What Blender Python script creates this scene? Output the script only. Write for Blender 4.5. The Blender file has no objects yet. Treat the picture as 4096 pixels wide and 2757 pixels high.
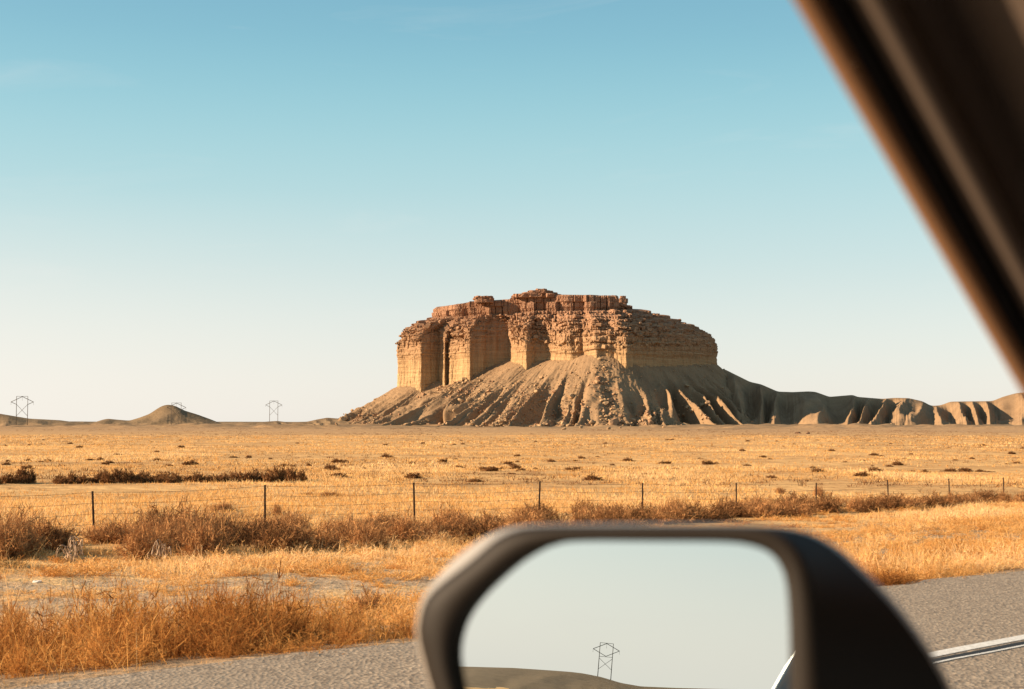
import bpy, bmesh, math, random
import numpy as np
from mathutils import Vector, Matrix

S = bpy.context.scene
COL = S.collection
R = math.radians
rng = np.random.default_rng(7)
random.seed(7)

# ------------------------------------------------------------------ camera, sky, sun, exposure
W, H, F, HZ = 4096, 2757, 5689.0, 1690.0      # photograph's pixels, focal length in pixels, horizon row
EYE = 1.35
PITCH = math.atan((HZ - H / 2) / F)
cam_data = bpy.data.cameras.new('camera')
cam_data.sensor_width = 36.0
cam_data.lens = 36.0 * F / W
cam_data.clip_start = 0.02
cam_data.clip_end = 60000
cam_data.dof.use_dof = True
cam_data.dof.focus_distance = 900.0
cam_data.dof.aperture_fstop = 7.5
cam = bpy.data.objects.new('camera', cam_data)
COL.objects.link(cam)
cam.location = (0, 0, EYE)
cam.rotation_euler = (math.pi / 2 + PITCH, 0, 0)
S.camera = cam

EXPO = 1.2
SUN_EL, SUN_AZ = 20.0, 262.5                  # azimuth clockwise from +Y: the light comes from the left
sd = Vector((math.sin(R(SUN_AZ)) * math.cos(R(SUN_EL)), math.cos(R(SUN_AZ)) * math.cos(R(SUN_EL)), math.sin(R(SUN_EL))))
world = bpy.data.worlds.new('World')
S.world = world
world.use_nodes = True
wt = world.node_tree
wt.nodes.clear()
w_out = wt.nodes.new('ShaderNodeOutputWorld')
w_bg = wt.nodes.new('ShaderNodeBackground')
w_sky = wt.nodes.new('ShaderNodeTexSky')
w_sky.sky_type = 'NISHITA'
w_sky.sun_disc = False
w_sky.sun_elevation = R(SUN_EL)
w_sky.sun_rotation = R(SUN_AZ)
w_sky.air_density = 1.0
w_sky.dust_density = 0.9
w_sky.ozone_density = 1.0
w_bg.inputs['Strength'].default_value = 0.12
SKYK = 0.12 * 2 ** EXPO
def sky_col(r, g, b):
    lin = lambda c: ((c / 255 + 0.055) / 1.055) ** 2.4
    return (lin(r), lin(g), lin(b), 1)
L = wt.links.new
w_tc = wt.nodes.new('ShaderNodeTexCoord')
w_sep = wt.nodes.new('ShaderNodeSeparateXYZ'); L(w_tc.outputs['Generated'], w_sep.inputs[0])
w_el = wt.nodes.new('ShaderNodeMapRange'); w_el.inputs[1].default_value = 0.0; w_el.inputs[2].default_value = 0.6; L(w_sep.outputs['Z'], w_el.inputs[0])
w_ramp = wt.nodes.new('ShaderNodeValToRGB'); w_ramp.color_ramp.interpolation = 'B_SPLINE'; L(w_el.outputs[0], w_ramp.inputs[0])
SKYS = [(0.0, (238, 232, 222)), (0.08, (228, 229, 222)), (0.19, (194, 217, 216)), (0.32, (154, 207, 213)), (0.44, (114, 183, 202)), (0.6, (88, 150, 182)), (0.8, (104, 146, 172)), (1.0, (120, 148, 168))]
while len(w_ramp.color_ramp.elements) < len(SKYS): w_ramp.color_ramp.elements.new(0.5)
for e_, (p_, c_) in zip(w_ramp.color_ramp.elements, SKYS): e_.position = p_; e_.color = sky_col(*c_)
w_hsv = wt.nodes.new('ShaderNodeHueSaturation'); w_hsv.inputs['Saturation'].default_value = 0.6; L(w_sky.outputs[0], w_hsv.inputs['Color'])
w_air = wt.nodes.new('ShaderNodeMix'); w_air.data_type = 'RGBA'; w_air.inputs[0].default_value = 0.86      # the film's cyan cast over the physical sky
w_nk = wt.nodes.new('ShaderNodeVectorMath'); w_nk.operation = 'SCALE'; w_nk.inputs['Scale'].default_value = SKYK; L(w_hsv.outputs[0], w_nk.inputs[0])
L(w_nk.outputs[0], w_air.inputs[6]); L(w_ramp.outputs[0], w_air.inputs[7])
# whiter towards the sun
w_dot = wt.nodes.new('ShaderNodeVectorMath'); w_dot.operation = 'DOT_PRODUCT'; L(w_tc.outputs['Generated'], w_dot.inputs[0]); w_dot.inputs[1].default_value = sd
w_dr = wt.nodes.new('ShaderNodeMapRange'); w_dr.inputs[1].default_value = -0.18; w_dr.inputs[2].default_value = 0.55; w_dr.inputs[3].default_value = 0.0; w_dr.inputs[4].default_value = 1.0; L(w_dot.outputs['Value'], w_dr.inputs[0])
w_glow = wt.nodes.new('ShaderNodeMix'); w_glow.data_type = 'RGBA'; w_low = wt.nodes.new('ShaderNodeMapRange'); w_low.inputs[1].default_value = 0.0; w_low.inputs[2].default_value = 0.16; w_low.inputs[3].default_value = 1.0; w_low.inputs[4].default_value = 0.0; L(w_sep.outputs['Z'], w_low.inputs[0])
w_gm = wt.nodes.new('ShaderNodeMath'); w_gm.operation = 'MULTIPLY'; L(w_dr.outputs[0], w_gm.inputs[0]); L(w_low.outputs[0], w_gm.inputs[1]); L(w_gm.outputs[0], w_glow.inputs[0]); L(w_air.outputs[2], w_glow.inputs[6]); w_glow.inputs[7].default_value = sky_col(255, 248, 238)
# thin cirrus, laid out by direction
w_map = wt.nodes.new('ShaderNodeMapping'); w_map.inputs['Scale'].default_value = (2.2, 2.2, 13.0); w_map.inputs['Rotation'].default_value = (R(6), R(-16), R(10))
w_n = wt.nodes.new('ShaderNodeTexNoise'); w_n.inputs['Scale'].default_value = 1.9; w_n.inputs['Detail'].default_value = 7.0; w_n.inputs['Roughness'].default_value = 0.6; w_n.inputs['Distortion'].default_value = 0.6
w_r = wt.nodes.new('ShaderNodeMapRange'); w_r.inputs[1].default_value = 0.56; w_r.inputs[2].default_value = 0.9; w_r.inputs[3].default_value = 0.0; w_r.inputs[4].default_value = 0.22
w_mix = wt.nodes.new('ShaderNodeMix'); w_mix.data_type = 'RGBA'
w_mix.inputs[7].default_value = sky_col(250, 242, 236)
L(w_tc.outputs['Generated'], w_map.inputs['Vector']); L(w_map.outputs[0], w_n.inputs['Vector']); L(w_n.outputs[0], w_r.inputs[0])
L(w_glow.outputs[2], w_mix.inputs[6]); L(w_r.outputs[0], w_mix.inputs[0])
w_gain = wt.nodes.new('ShaderNodeVectorMath'); w_gain.operation = 'SCALE'; w_gain.inputs['Scale'].default_value = 1 / SKYK
L(w_mix.outputs[2], w_gain.inputs[0]); L(w_gain.outputs[0], w_bg.inputs['Color']); L(w_bg.outputs[0], w_out.inputs['Surface'])

sun_data = bpy.data.lights.new('sun', 'SUN')
sun_data.energy = 5.0
sun_data.angle = R(0.53)
sun_data.color = (1.0, 0.755, 0.51)
sun = bpy.data.objects.new('sun', sun_data)
COL.objects.link(sun)
sun.rotation_euler = (-sd).to_track_quat('-Z', 'Y').to_euler()

S.view_settings.view_transform = 'Standard'
S.view_settings.look = 'None'
S.view_settings.exposure = EXPO
S.view_settings.gamma = 1.0
S.view_settings.use_curve_mapping = False

# ------------------------------------------------------------------ helpers
CP, SP = math.cos(PITCH), math.sin(PITCH)
def ray(px, py):
    xc, yc = (px - W / 2) / F, (H / 2 - py) / F
    return np.array([xc, CP - yc * SP, SP + yc * CP])
def at(px, py, Y):
    d = ray(px, py)
    return d * (Y / d[1]) + np.array([0, 0, EYE])
def project(P):
    P = np.asarray(P, float) - np.array([0, 0, EYE])
    zc = P[..., 1] * CP + P[..., 2] * SP
    yc = -P[..., 1] * SP + P[..., 2] * CP
    return W / 2 + F * P[..., 0] / zc, H / 2 - F * yc / zc
DU = np.array([0.711, 0.703]); DV = np.array([-0.703, 0.711])    # along the road (car forward), to the car's left
def uv(x, y): return x * DU[0] + y * DU[1], x * DV[0] + y * DV[1]
def xy(u, v): return u * DU[0] + v * DV[0], u * DU[1] + v * DV[1]
def uvz(u, v, z):
    x, y = xy(u, v); return (x, y, z)

def _hash(ix, iy, iz, seed):
    m = np.uint32
    h = ix.astype(np.int64).astype(m) * m(374761393) + iy.astype(np.int64).astype(m) * m(668265263) + iz.astype(np.int64).astype(m) * m(2246822519) + m(seed * 3266489917 % 4294967296)
    h = (h ^ (h >> m(13))) * m(1274126177)
    h = (h ^ (h >> m(16))) * m(2654435761)
    h = h ^ (h >> m(15))
    return h.astype(np.float64) / 4294967295.0
def vnoise(x, y, z=None, seed=0):
    x = np.asarray(x, float); y = np.asarray(y, float) + 0 * x
    z = np.zeros_like(x) if z is None else np.asarray(z, float) + 0 * x
    x0, y0, z0 = np.floor(x), np.floor(y), np.floor(z)
    fx, fy, fz = x - x0, y - y0, z - z0
    fx = fx * fx * (3 - 2 * fx); fy = fy * fy * (3 - 2 * fy); fz = fz * fz * (3 - 2 * fz)
    r = 0
    for a in (0, 1):
        for b in (0, 1):
            for c in (0, 1):
                w = (fx if a else 1 - fx) * (fy if b else 1 - fy) * (fz if c else 1 - fz)
                r = r + w * _hash(x0 + a, y0 + b, z0 + c, seed)
    return r * 2 - 1
def fbm(x, y, z=None, seed=0, oct=4, gain=0.5):
    r, a, f = 0, 1.0, 1.0
    for k in range(oct):
        r = r + a * vnoise(np.asarray(x) * f, np.asarray(y) * f, None if z is None else np.asarray(z) * f, seed + k * 17)
        a *= gain; f *= 2.03
    return r
def bricks(s, z, w, h, seed):                     # one random value per block of a coursed wall
    row = np.floor(z / h)
    off = _hash(row, row * 0, row * 0, seed) * 9
    ww = w * (0.6 + 0.9 * _hash(row, row * 0 + 3, row * 0, seed))
    colm = np.floor(s / ww + off)
    return _hash(colm, row, row * 0, seed + 1) * 2 - 1
def sstep(a, b, x):
    t = np.clip((np.asarray(x, float) - a) / (b - a), 0, 1); return t * t * (3 - 2 * t)

def mk_mesh(name, V, faces, smooth=False, attrs=None):
    """faces: list of int arrays (n,3) / (n,4)."""
    me = bpy.data.meshes.new(name)
    V = np.asarray(V, np.float32)
    me.vertices.add(len(V)); me.vertices.foreach_set('co', V.ravel())
    faces = [np.asarray(f, np.int32) for f in faces if len(f)]
    nl = sum(f.size for f in faces); npoly = sum(len(f) for f in faces)
    me.loops.add(nl); me.loops.foreach_set('vertex_index', np.concatenate([f.ravel() for f in faces]))
    me.polygons.add(npoly)
    tot = np.concatenate([np.full(len(f), f.shape[1], np.int32) for f in faces])
    start = np.concatenate([[0], np.cumsum(tot)[:-1]]).astype(np.int32)
    me.polygons.foreach_set('loop_start', start)
    me.polygons.foreach_set('use_smooth', np.full(npoly, smooth, dtype=bool))
    for k, a in (attrs or {}).items():
        at_ = me.attributes.new(k, 'FLOAT', 'POINT'); at_.data.foreach_set('value', np.asarray(a, np.float32).ravel())
    me.update(calc_edges=True); me.validate()
    return me
def link(name, me, mat=None, parent=None):
    o = bpy.data.objects.new(name, me); COL.objects.link(o)
    if mat is not None and me is not None and not me.materials: me.materials.append(mat)
    if parent is not None: o.parent = parent
    return o
def tag(o, label=None, cat=None, group=None, kind=None):
    if label: o['label'] = label
    if cat: o['category'] = cat
    if group: o['group'] = group
    if kind: o['kind'] = kind
    return o
def empty(name, loc=(0, 0, 0)):
    o = bpy.data.objects.new(name, None); COL.objects.link(o); o.location = loc; return o
def copy_tree(o, parent=None):
    c = o.copy(); COL.objects.link(c)
    if parent is not None: c.parent = parent
    for ch in [x for x in bpy.data.objects if x.parent == o]: copy_tree(ch, c)
    return c
def grid_faces(nr, nc, closed=False):
    r = np.arange(nr - 1)[:, None]; c = np.arange(nc if closed else nc - 1)[None, :]
    a = r * nc + c; b = r * nc + (c + 1) % nc
    return np.stack([a, b, b + nc, a + nc], -1).reshape(-1, 4)
def grid_mesh(name, P, closed=False, smooth=True, flip=False, attrs=None):
    f = grid_faces(P.shape[0], P.shape[1], closed)
    if flip: f = f[:, ::-1]
    return mk_mesh(name, P.reshape(-1, 3), [f], smooth, attrs)
class MB:
    """collects boxes, bars and tubes into one mesh"""
    def __init__(self): self.v = []; self.q = []; self.n = 0
    def add(self, V, Fq):
        self.v.append(np.asarray(V, float)); self.q += [[i + self.n for i in f] for f in Fq]; self.n += len(V)
    def box(self, a, b, fn=lambda p: p):
        x0, y0, z0 = a; x1, y1, z1 = b
        P = [(x0, y0, z0), (x1, y0, z0), (x1, y1, z0), (x0, y1, z0), (x0, y0, z1), (x1, y0, z1), (x1, y1, z1), (x0, y1, z1)]
        self.add([fn(p) for p in P], [(3, 2, 1, 0), (4, 5, 6, 7), (0, 1, 5, 4), (1, 2, 6, 5), (2, 3, 7, 6), (3, 0, 4, 7)])
    def tube(self, pts, rad, n=6, cap=True):
        pts = [Vector(p) for p in pts]; rad = rad if hasattr(rad, '__len__') else [rad] * len(pts)
        V = []
        for i, p in enumerate(pts):
            t = (pts[min(i + 1, len(pts) - 1)] - pts[max(i - 1, 0)]).normalized()
            up = Vector((0, 0, 1)) if abs(t.z) < 0.9 else Vector((1, 0, 0))
            a = t.cross(up).normalized(); b = a.cross(t).normalized()
            for k in range(n):
                w = 2 * math.pi * k / n
                V.append(p + (a * math.cos(w) + b * math.sin(w)) * rad[i])
        Fq = []
        for i in range(len(pts) - 1):
            for k in range(n): Fq.append((i * n + k, i * n + (k + 1) % n, (i + 1) * n + (k + 1) % n, (i + 1) * n + k))
        if cap: Fq.append(tuple(reversed(range(n)))); Fq.append(tuple(range((len(pts) - 1) * n, len(pts) * n)))
        self.add(V, Fq)
    def mesh(self, name, smooth=False):
        me = bpy.data.meshes.new(name)
        me.from_pydata([tuple(p) for p in np.concatenate(self.v)], [], [tuple(f) for f in self.q]); me.update()
        if smooth:
            for p in me.polygons: p.use_smooth = True
        return me
    def build(self, name, mat, parent=None, smooth=False, bevel=0):
        o = link(name, self.mesh(name, smooth), mat, parent)
        if bevel:
            m = o.modifiers.new('bevel', 'BEVEL'); m.width = bevel; m.segments = 3; m.limit_method = 'ANGLE'
        return o

# ------------------------------------------------------------------ materials
class NT:
    def __init__(self, name):
        self.m = bpy.data.materials.new(name); self.m.use_nodes = True
        self.t = self.m.node_tree; self.t.nodes.clear()
        self.out = self.t.nodes.new('ShaderNodeOutputMaterial')
    def n(self, typ, **kw):
        nd = self.t.nodes.new(typ)
        for k, v in kw.items(): setattr(nd, k, v)
        return nd
    def set(self, sock, v):
        if hasattr(v, 'is_output') or isinstance(v, bpy.types.NodeSocket): self.t.links.new(v, sock)
        else: sock.default_value = v
    def pos(self): return self.n('ShaderNodeNewGeometry').outputs['Position']
    def mapping(self, vec, scale=(1, 1, 1), rot=(0, 0, 0)):
        m = self.n('ShaderNodeMapping'); self.set(m.inputs['Vector'], vec); m.inputs['Scale'].default_value = scale; m.inputs['Rotation'].default_value = rot
        return m.outputs[0]
    def noise(self, vec, scale, detail=4, rough=0.55, dist=0):
        m = self.n('ShaderNodeTexNoise'); self.set(m.inputs['Vector'], vec)
        m.inputs['Scale'].default_value = scale; m.inputs['Detail'].default_value = detail; m.inputs['Roughness'].default_value = rough; m.inputs['Distortion'].default_value = dist
        return m.outputs[0]
    def voro(self, vec, scale):
        m = self.n('ShaderNodeTexVoronoi'); self.set(m.inputs['Vector'], vec); m.inputs['Scale'].default_value = scale
        return m
    def rng(self, v, a, b, c=0.0, d=1.0):
        m = self.n('ShaderNodeMapRange'); self.set(m.inputs[0], v)
        for i, x in enumerate((a, b, c, d)): m.inputs[i + 1].default_value = x
        return m.outputs[0]
    def math(self, op, a, b=0.0):
        m = self.n('ShaderNodeMath', operation=op); self.set(m.inputs[0], a); self.set(m.inputs[1], b); return m.outputs[0]
    def mix(self, f, a, b, mode='MIX'):
        m = self.n('ShaderNodeMix', data_type='RGBA', blend_type=mode)
        self.set(m.inputs[0], f)
        for s, v in ((m.inputs[6], a), (m.inputs[7], b)):
            self.set(s, v if isinstance(v, bpy.types.NodeSocket) else (*v, 1) if len(v) == 3 else v)
        return m.outputs[2]
    def ramp(self, f, stops):
        m = self.n('ShaderNodeValToRGB'); self.set(m.inputs[0], f)
        e = m.color_ramp.elements
        while len(e) < len(stops): e.new(0.5)
        for el, (p, c) in zip(e, stops): el.position = p; el.color = (*c, 1)
        return m.outputs[0]
    def xyz(self, v):
        m = self.n('ShaderNodeSeparateXYZ'); self.set(m.inputs[0], v); return m.outputs
    def bump(self, h, strength, dist):
        m = self.n('ShaderNodeBump'); self.set(m.inputs['Height'], h); m.inputs['Strength'].default_value = strength; m.inputs['Distance'].default_value = dist
        return m.outputs[0]
    def attr(self, name):
        return self.n('ShaderNodeAttribute', attribute_name=name).outputs['Fac']
    def bsdf(self, color, rough=0.9, normal=None, metal=0.0, spec=0.2, coat=0.0):
        b = self.n('ShaderNodeBsdfPrincipled')
        self.set(b.inputs['Base Color'], color if isinstance(color, bpy.types.NodeSocket) else (*color, 1))
        self.set(b.inputs['Roughness'], rough); b.inputs['Metallic'].default_value = metal
        b.inputs['Specular IOR Level'].default_value = spec; b.inputs['Coat Weight'].default_value = coat
        if normal is not None: self.set(b.inputs['Normal'], normal)
        self.t.links.new(b.outputs[0], self.out.inputs['Surface'])
        return self.m

def simple(name, color, rough=0.7, metal=0.0, spec=0.3, coat=0.0, var=0.15, scale=8.0):
    k = NT(name); tc = k.n('ShaderNodeTexCoord').outputs['Object']
    f = k.noise(tc, scale, 3)
    c = k.mix(k.rng(f, 0.3, 0.7), tuple(x * (1 - var) for x in color), tuple(x * (1 + var) for x in color))
    return k.bsdf(c, rough, None, metal, spec, coat)

def mat_ground():
    k = NT('desert_ground'); p = k.pos()
    x, y, z = k.xyz(p)
    v = k.math('ADD', k.math('MULTIPLY', x, -0.703), k.math('MULTIPLY', y, 0.711))
    n1 = k.noise(p, 0.09, 5, 0.6); n2 = k.noise(p, 0.9, 5, 0.65); n3 = k.noise(p, 6.0, 4, 0.7); n4 = k.noise(p, 0.018, 4, 0.6); ns = k.noise(k.mapping(p, (0.05, 0.22, 0.2), (0, 0, R(4))), 1.0, 5, 0.65)
    n5 = k.noise(p, 0.3, 4, 0.7)
    straw = k.ramp(n2, [(0.25, (0.34, 0.18, 0.075)), (0.42, (0.55, 0.315, 0.13)), (0.58, (0.71, 0.44, 0.185)), (0.8, (0.80, 0.55, 0.26))])
    scrub = k.ramp(n5, [(0.3, (0.21, 0.11, 0.047)), (0.5, (0.43, 0.24, 0.10)), (0.7, (0.61, 0.36, 0.15))])
    field = k.mix(k.rng(n1, 0.44, 0.66), straw, scrub)
    field = k.mix(k.rng(ns, 0.5, 0.66, 0.0, 0.7), field, scrub)
    far = k.ramp(n5, [(0.3, (0.24, 0.145, 0.08)), (0.5, (0.40, 0.245, 0.125)), (0.7, (0.54, 0.345, 0.17))])
    fy = k.math('ADD', y, k.math('MULTIPLY', k.math('SUBTRACT', n4, 0.5), 600.0))
    field = k.mix(k.rng(fy, 380, 820), field, far)
    soil = k.ramp(n4, [(0.35, (0.27, 0.17, 0.09)), (0.65, (0.21, 0.15, 0.09))])
    field = k.mix(k.rng(fy, 1080, 1330), field, soil)
    dirt = k.ramp(n3, [(0.25, (0.22, 0.155, 0.10)), (0.5, (0.40, 0.29, 0.185)), (0.75, (0.52, 0.40, 0.27))])
    track = k.mix(k.rng(n2, 0.5, 0.68), dirt, straw)
    vj = k.math('ADD', v, k.math('MULTIPLY', k.math('SUBTRACT', n2, 0.5), 3.0))
    c = k.mix(k.rng(vj, 19.5, 23.0), track, field)
    bare = k.mix(k.rng(n3, 0.35, 0.6), (0.20, 0.13, 0.075), (0.38, 0.26, 0.155))
    c = k.mix(k.rng(v, 10.5, 13.5), bare, c)
    nb = k.bump(k.math('ADD', n2, k.math('MULTIPLY', n3, 0.4)), 0.6, 0.25)
    return k.bsdf(c, 0.95, nb, spec=0.05)
def mat_road():
    k = NT('chipseal_asphalt'); p = k.pos()
    vo = k.voro(p, 38.0); n = k.noise(p, 14.0, 5, 0.75); n1 = k.noise(p, 0.7, 4, 0.6)
    c = k.ramp(vo.outputs['Color'], [(0.1, (0.14, 0.106, 0.075)), (0.5, (0.33, 0.255, 0.182)), (0.9, (0.54, 0.42, 0.295))])
    c = k.mix(k.rng(n, 0.25, 0.75, 0.2, 1.0), (0.20, 0.154, 0.111), c)
    c = k.mix(k.rng(n1, 0.45, 0.75, 0, 0.45), c, (0.30, 0.245, 0.185))
    return k.bsdf(c, 0.85, k.bump(vo.outputs['Distance'], 0.55, 0.012), spec=0.25)
def mat_paint():
    k = NT('road_paint'); p = k.pos()
    c = k.mix(k.rng(k.noise(p, 30, 4, 0.7), 0.35, 0.7), (0.52, 0.49, 0.44), (0.80, 0.78, 0.73))
    return k.bsdf(c, 0.7)
def mat_talus(name='badland_clay', a=(0.185, 0.115, 0.064), b=(0.245, 0.154, 0.085), c2=(0.305, 0.195, 0.108), low=(0.30, 0.195, 0.105)):
    k = NT(name); p = k.pos()
    n1 = k.noise(p, 0.035, 5, 0.6); n2 = k.noise(p, 0.6, 5, 0.7)
    c = k.ramp(n1, [(0.3, a), (0.5, b), (0.7, c2)])
    c = k.mix(k.rng(n2, 0.35, 0.75, 0, 0.5), c, (0.33, 0.235, 0.14))
    sp = k.voro(p, 0.55)
    c = k.mix(k.rng(sp.outputs['Distance'], 0.16, 0.24, 0.45, 0.0), c, (0.10, 0.065, 0.04))
    x, y, z = k.xyz(p)
    c = k.mix(k.rng(k.math('ADD', z, k.math('MULTIPLY', n2, 3.0)), -2.0, 3.0), low, c)
    return k.bsdf(c, 0.95, k.bump(n2, 0.7, 0.7), spec=0.05)
def mat_cliff():
    k = NT('layered_sandstone'); p = k.pos()
    x, y, z = k.xyz(p)
    nz = k.noise(k.mapping(p, (0.02, 0.02, 0.55)), 1.0, 6, 0.7)
    n2 = k.noise(p, 0.35, 5, 0.7)
    nv = k.noise(k.mapping(p, (0.22, 0.22, 0.02)), 1.0, 4, 0.6)
    zz = k.math('ADD', z, k.math('ADD', k.math('MULTIPLY', k.math('SUBTRACT', n2, 0.5), 14.0), k.math('MULTIPLY', k.math('SUBTRACT', nz, 0.5), 16.0)))
    zc = k.rng(zz, 30, 150)
    base = k.ramp(zc, [(0.0, (0.47, 0.325, 0.17)), (0.28, (0.44, 0.29, 0.15)), (0.42, (0.385, 0.24, 0.132)), (0.58, (0.36, 0.215, 0.125)), (0.72, (0.34, 0.195, 0.12)), (1.0, (0.33, 0.178, 0.112))])
    base = k.mix(k.rng(nz, 0.38, 0.66, 0.0, 0.55), base, k.mix(1.0, base, (0.55, 0.50, 0.48), 'MULTIPLY'))
    base = k.mix(k.rng(nv, 0.5, 0.72, 0.0, 0.45), base, k.mix(1.0, base, (0.62, 0.52, 0.45), 'MULTIPLY'))
    base = k.mix(k.rng(n2, 0.55, 0.75, 0.0, 0.35), base, (0.50, 0.34, 0.19))
    h = k.math('ADD', nz, k.math('MULTIPLY', n2, 0.6))
    return k.bsdf(base, 0.95, k.bump(h, 0.8, 1.2), spec=0.05)
def mat_veg(name, stops, trans=0.3, rough=0.8):
    k = NT(name); t = k.attr('tint')
    c = k.ramp(t, stops)
    d = k.n('ShaderNodeBsdfDiffuse'); k.set(d.inputs[0], c)
    tr = k.n('ShaderNodeBsdfTranslucent'); k.set(tr.inputs[0], c)
    m = k.n('ShaderNodeMixShader'); m.inputs[0].default_value = trans
    k.t.links.new(d.outputs[0], m.inputs[1]); k.t.links.new(tr.outputs[0], m.inputs[2]); k.t.links.new(m.outputs[0], k.out.inputs['Surface'])
    return k.m
def mat_rock(name='sandstone_boulder', a=(0.30, 0.19, 0.105), b=(0.47, 0.32, 0.18)):
    k = NT(name); p = k.pos()
    n = k.noise(p, 0.5, 5, 0.7); n2 = k.noise(p, 0.05, 2, 0.5)
    c = k.mix(k.rng(n, 0.3, 0.7), a, b)
    c = k.mix(k.rng(n2, 0.45, 0.6, 0, 0.6), c, (0.30, 0.155, 0.09))
    return k.bsdf(c, 0.95, k.bump(n, 0.6, 0.5), spec=0.05)

M = dict(
    ground=mat_ground(), road=mat_road(), line=mat_paint(), talus=mat_talus(), cliff=mat_cliff(), boulder=mat_rock(),
    hill=mat_talus('olive_hill_clay', (0.115, 0.080, 0.048), (0.16, 0.11, 0.063), (0.22, 0.15, 0.083)),
    grass=mat_veg('dry_grass', [(0.0, (0.14, 0.050, 0.016)), (0.3, (0.40, 0.165, 0.045)), (0.55, (0.64, 0.325, 0.095)), (0.8, (0.79, 0.48, 0.185)), (1.0, (0.86, 0.60, 0.31))], 0.4),
    shrub=mat_veg('dry_twigs', [(0.0, (0.05, 0.027, 0.014)), (0.5, (0.235, 0.110, 0.046)), (1.0, (0.55, 0.29, 0.12))], 0.15),
    dead=simple('bleached_wood', (0.36, 0.25, 0.165), 0.9),
    steel=simple('weathered_pole_steel', (0.10, 0.075, 0.055), 0.8),
    rust=simple('rusty_post_steel', (0.055, 0.032, 0.022), 0.85),
    wire=simple('rusty_wire', (0.09, 0.055, 0.04), 0.8),
    trim=simple('brown_interior_plastic', (0.085, 0.060, 0.044), 0.7, var=0.05),
    dark=simple('black_rubber', (0.012, 0.010, 0.009), 0.7, var=0.05),
    edge=simple('sunlit_frame_brown', (0.20, 0.098, 0.045), 0.85, var=0.05),  # warm sunlight on the frame's rear edge is mixed into this brown
    bezel=simple('black_mirror_plastic', (0.0165, 0.0125, 0.0095), 0.55, var=0.05, spec=0.11),
    shell=simple('pale_housing_paint', (0.30, 0.27, 0.235), 0.45, var=0.03, spec=0.3),
    paint=simple('silver_car_paint', (0.27, 0.31, 0.36), 0.35, 0.35, 0.5, 1.0, var=0.02),
    tyre=simple('tyre_rubber', (0.02, 0.02, 0.02), 0.85), rim=simple('wheel_alloy', (0.45, 0.45, 0.45), 0.35, 0.9),
    lining=simple('headliner_fabric', (0.30, 0.26, 0.22), 0.95, var=0.05),
    white_rock=simple('pale_stone', (0.72, 0.66, 0.58), 0.9),
    mirror=None)
k = NT('mirror_glass'); g = k.n('ShaderNodeBsdfGlossy'); g.inputs['Color'].default_value = (0.70, 0.742, 0.718, 1); g.inputs['Roughness'].default_value = 0.0
k.t.links.new(g.outputs[0], k.out.inputs['Surface']); M['mirror'] = k.m

# ------------------------------------------------------------------ ground
PV = np.array([-60, -25, -12, -6.5, -4.2, 7.45, 7.75, 8.6, 10.5, 13.0, 15.5, 19.0, 23.0, 29.0, 45.0, 120.0])
PZ = np.array([-1.1, -1.0, -0.8, -0.15, -0.02, -0.02, -0.05, -0.16, -0.42, -0.72, -0.82, -0.84, -0.92, -1.0, -1.06, -1.1])
def tilt(u):
    u = np.asarray(u, float); return np.where(u > 0, -2.4 * np.tanh(u / 120), -0.5 * np.tanh(u / 25))
def ground(x, y):
    x = np.asarray(x, float); y = np.asarray(y, float)
    u, v = uv(x, y)
    z = np.interp(v, PV, PZ) + tilt(u)
    off = sstep(8, 14, v) + sstep(-7, -14, v)
    r = np.hypot(x, y)
    z = z + off * (0.045 * fbm(x * 0.5, y * 0.5, seed=3, oct=3) * np.exp(-r / 90) + 0.10 * fbm(x * 0.06, y * 0.06, seed=5, oct=3))
    far = sstep(250, 900, r)
    ap = sstep(1120, 1270, r) * sstep(1800, 1600, r) * (y > 0)
    z = z + ap * (3.0 * np.abs(fbm(x / 42, y / 30, seed=201, oct=3)) + 0.5 * fbm(x / 12, y / 12, seed=202, oct=2))
    z = z + far * (0.9 * fbm(x * 0.006, y * 0.006, seed=9, oct=4) - 0.3)
    return z
def ray_ground(px, py):
    d = ray(px, py); t = np.concatenate([np.arange(4, 120, 0.05), np.arange(120, 2500, 1.0)])
    P = d[None] * t[:, None] + np.array([0, 0, EYE])
    below = P[:, 2] < ground(P[:, 0], P[:, 1])
    i = int(np.argmax(below)) if below.any() else len(t) - 1
    return np.array([P[i, 0], P[i, 1], float(ground(P[i, 0], P[i, 1]))])
ang = np.concatenate([np.arange(-26, 26, 0.1), np.arange(26, 334, 1.4)])
rad = [0.15]
while rad[-1] < 16000: rad.append(rad[-1] + (5.0 if 1060 < rad[-1] < 1650 else rad[-1] * 0.0185 + 0.012))
rad = np.array(rad)
GX = rad[:, None] * np.sin(np.radians(ang))[None]; GY = rad[:, None] * np.cos(np.radians(ang))[None]
GP = np.stack([GX, GY, ground(GX, GY)], -1)
tag(link('ground', grid_mesh('ground', GP, closed=True, flip=True), M['ground']), 'golden dry grassland plain stretching to the foot of the mesa', 'ground', kind='structure')

us = np.concatenate([np.arange(-900, -40, 6.0), np.arange(-40, 60, 0.5), np.arange(60, 900, 6.0)])
def strip(name, v0, v1, dz, mat, nv=2, wob=0.0, seed=0):
    vs = np.linspace(v0, v1, nv)
    P = np.zeros((nv, len(us), 3))
    for i, v in enumerate(vs):
        vv = v + (wob * fbm(us * 1.3, us * 0 + seed, seed=seed, oct=4) if wob else 0)
        P[i, :, 0], P[i, :, 1] = xy(us, vv); P[i, :, 2] = tilt(us) + dz
    return link(name, grid_mesh(name, P, smooth=True, flip=True), mat)
road = strip('road', -4.1, 7.5, 0.0, M['road'], 12)
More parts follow.
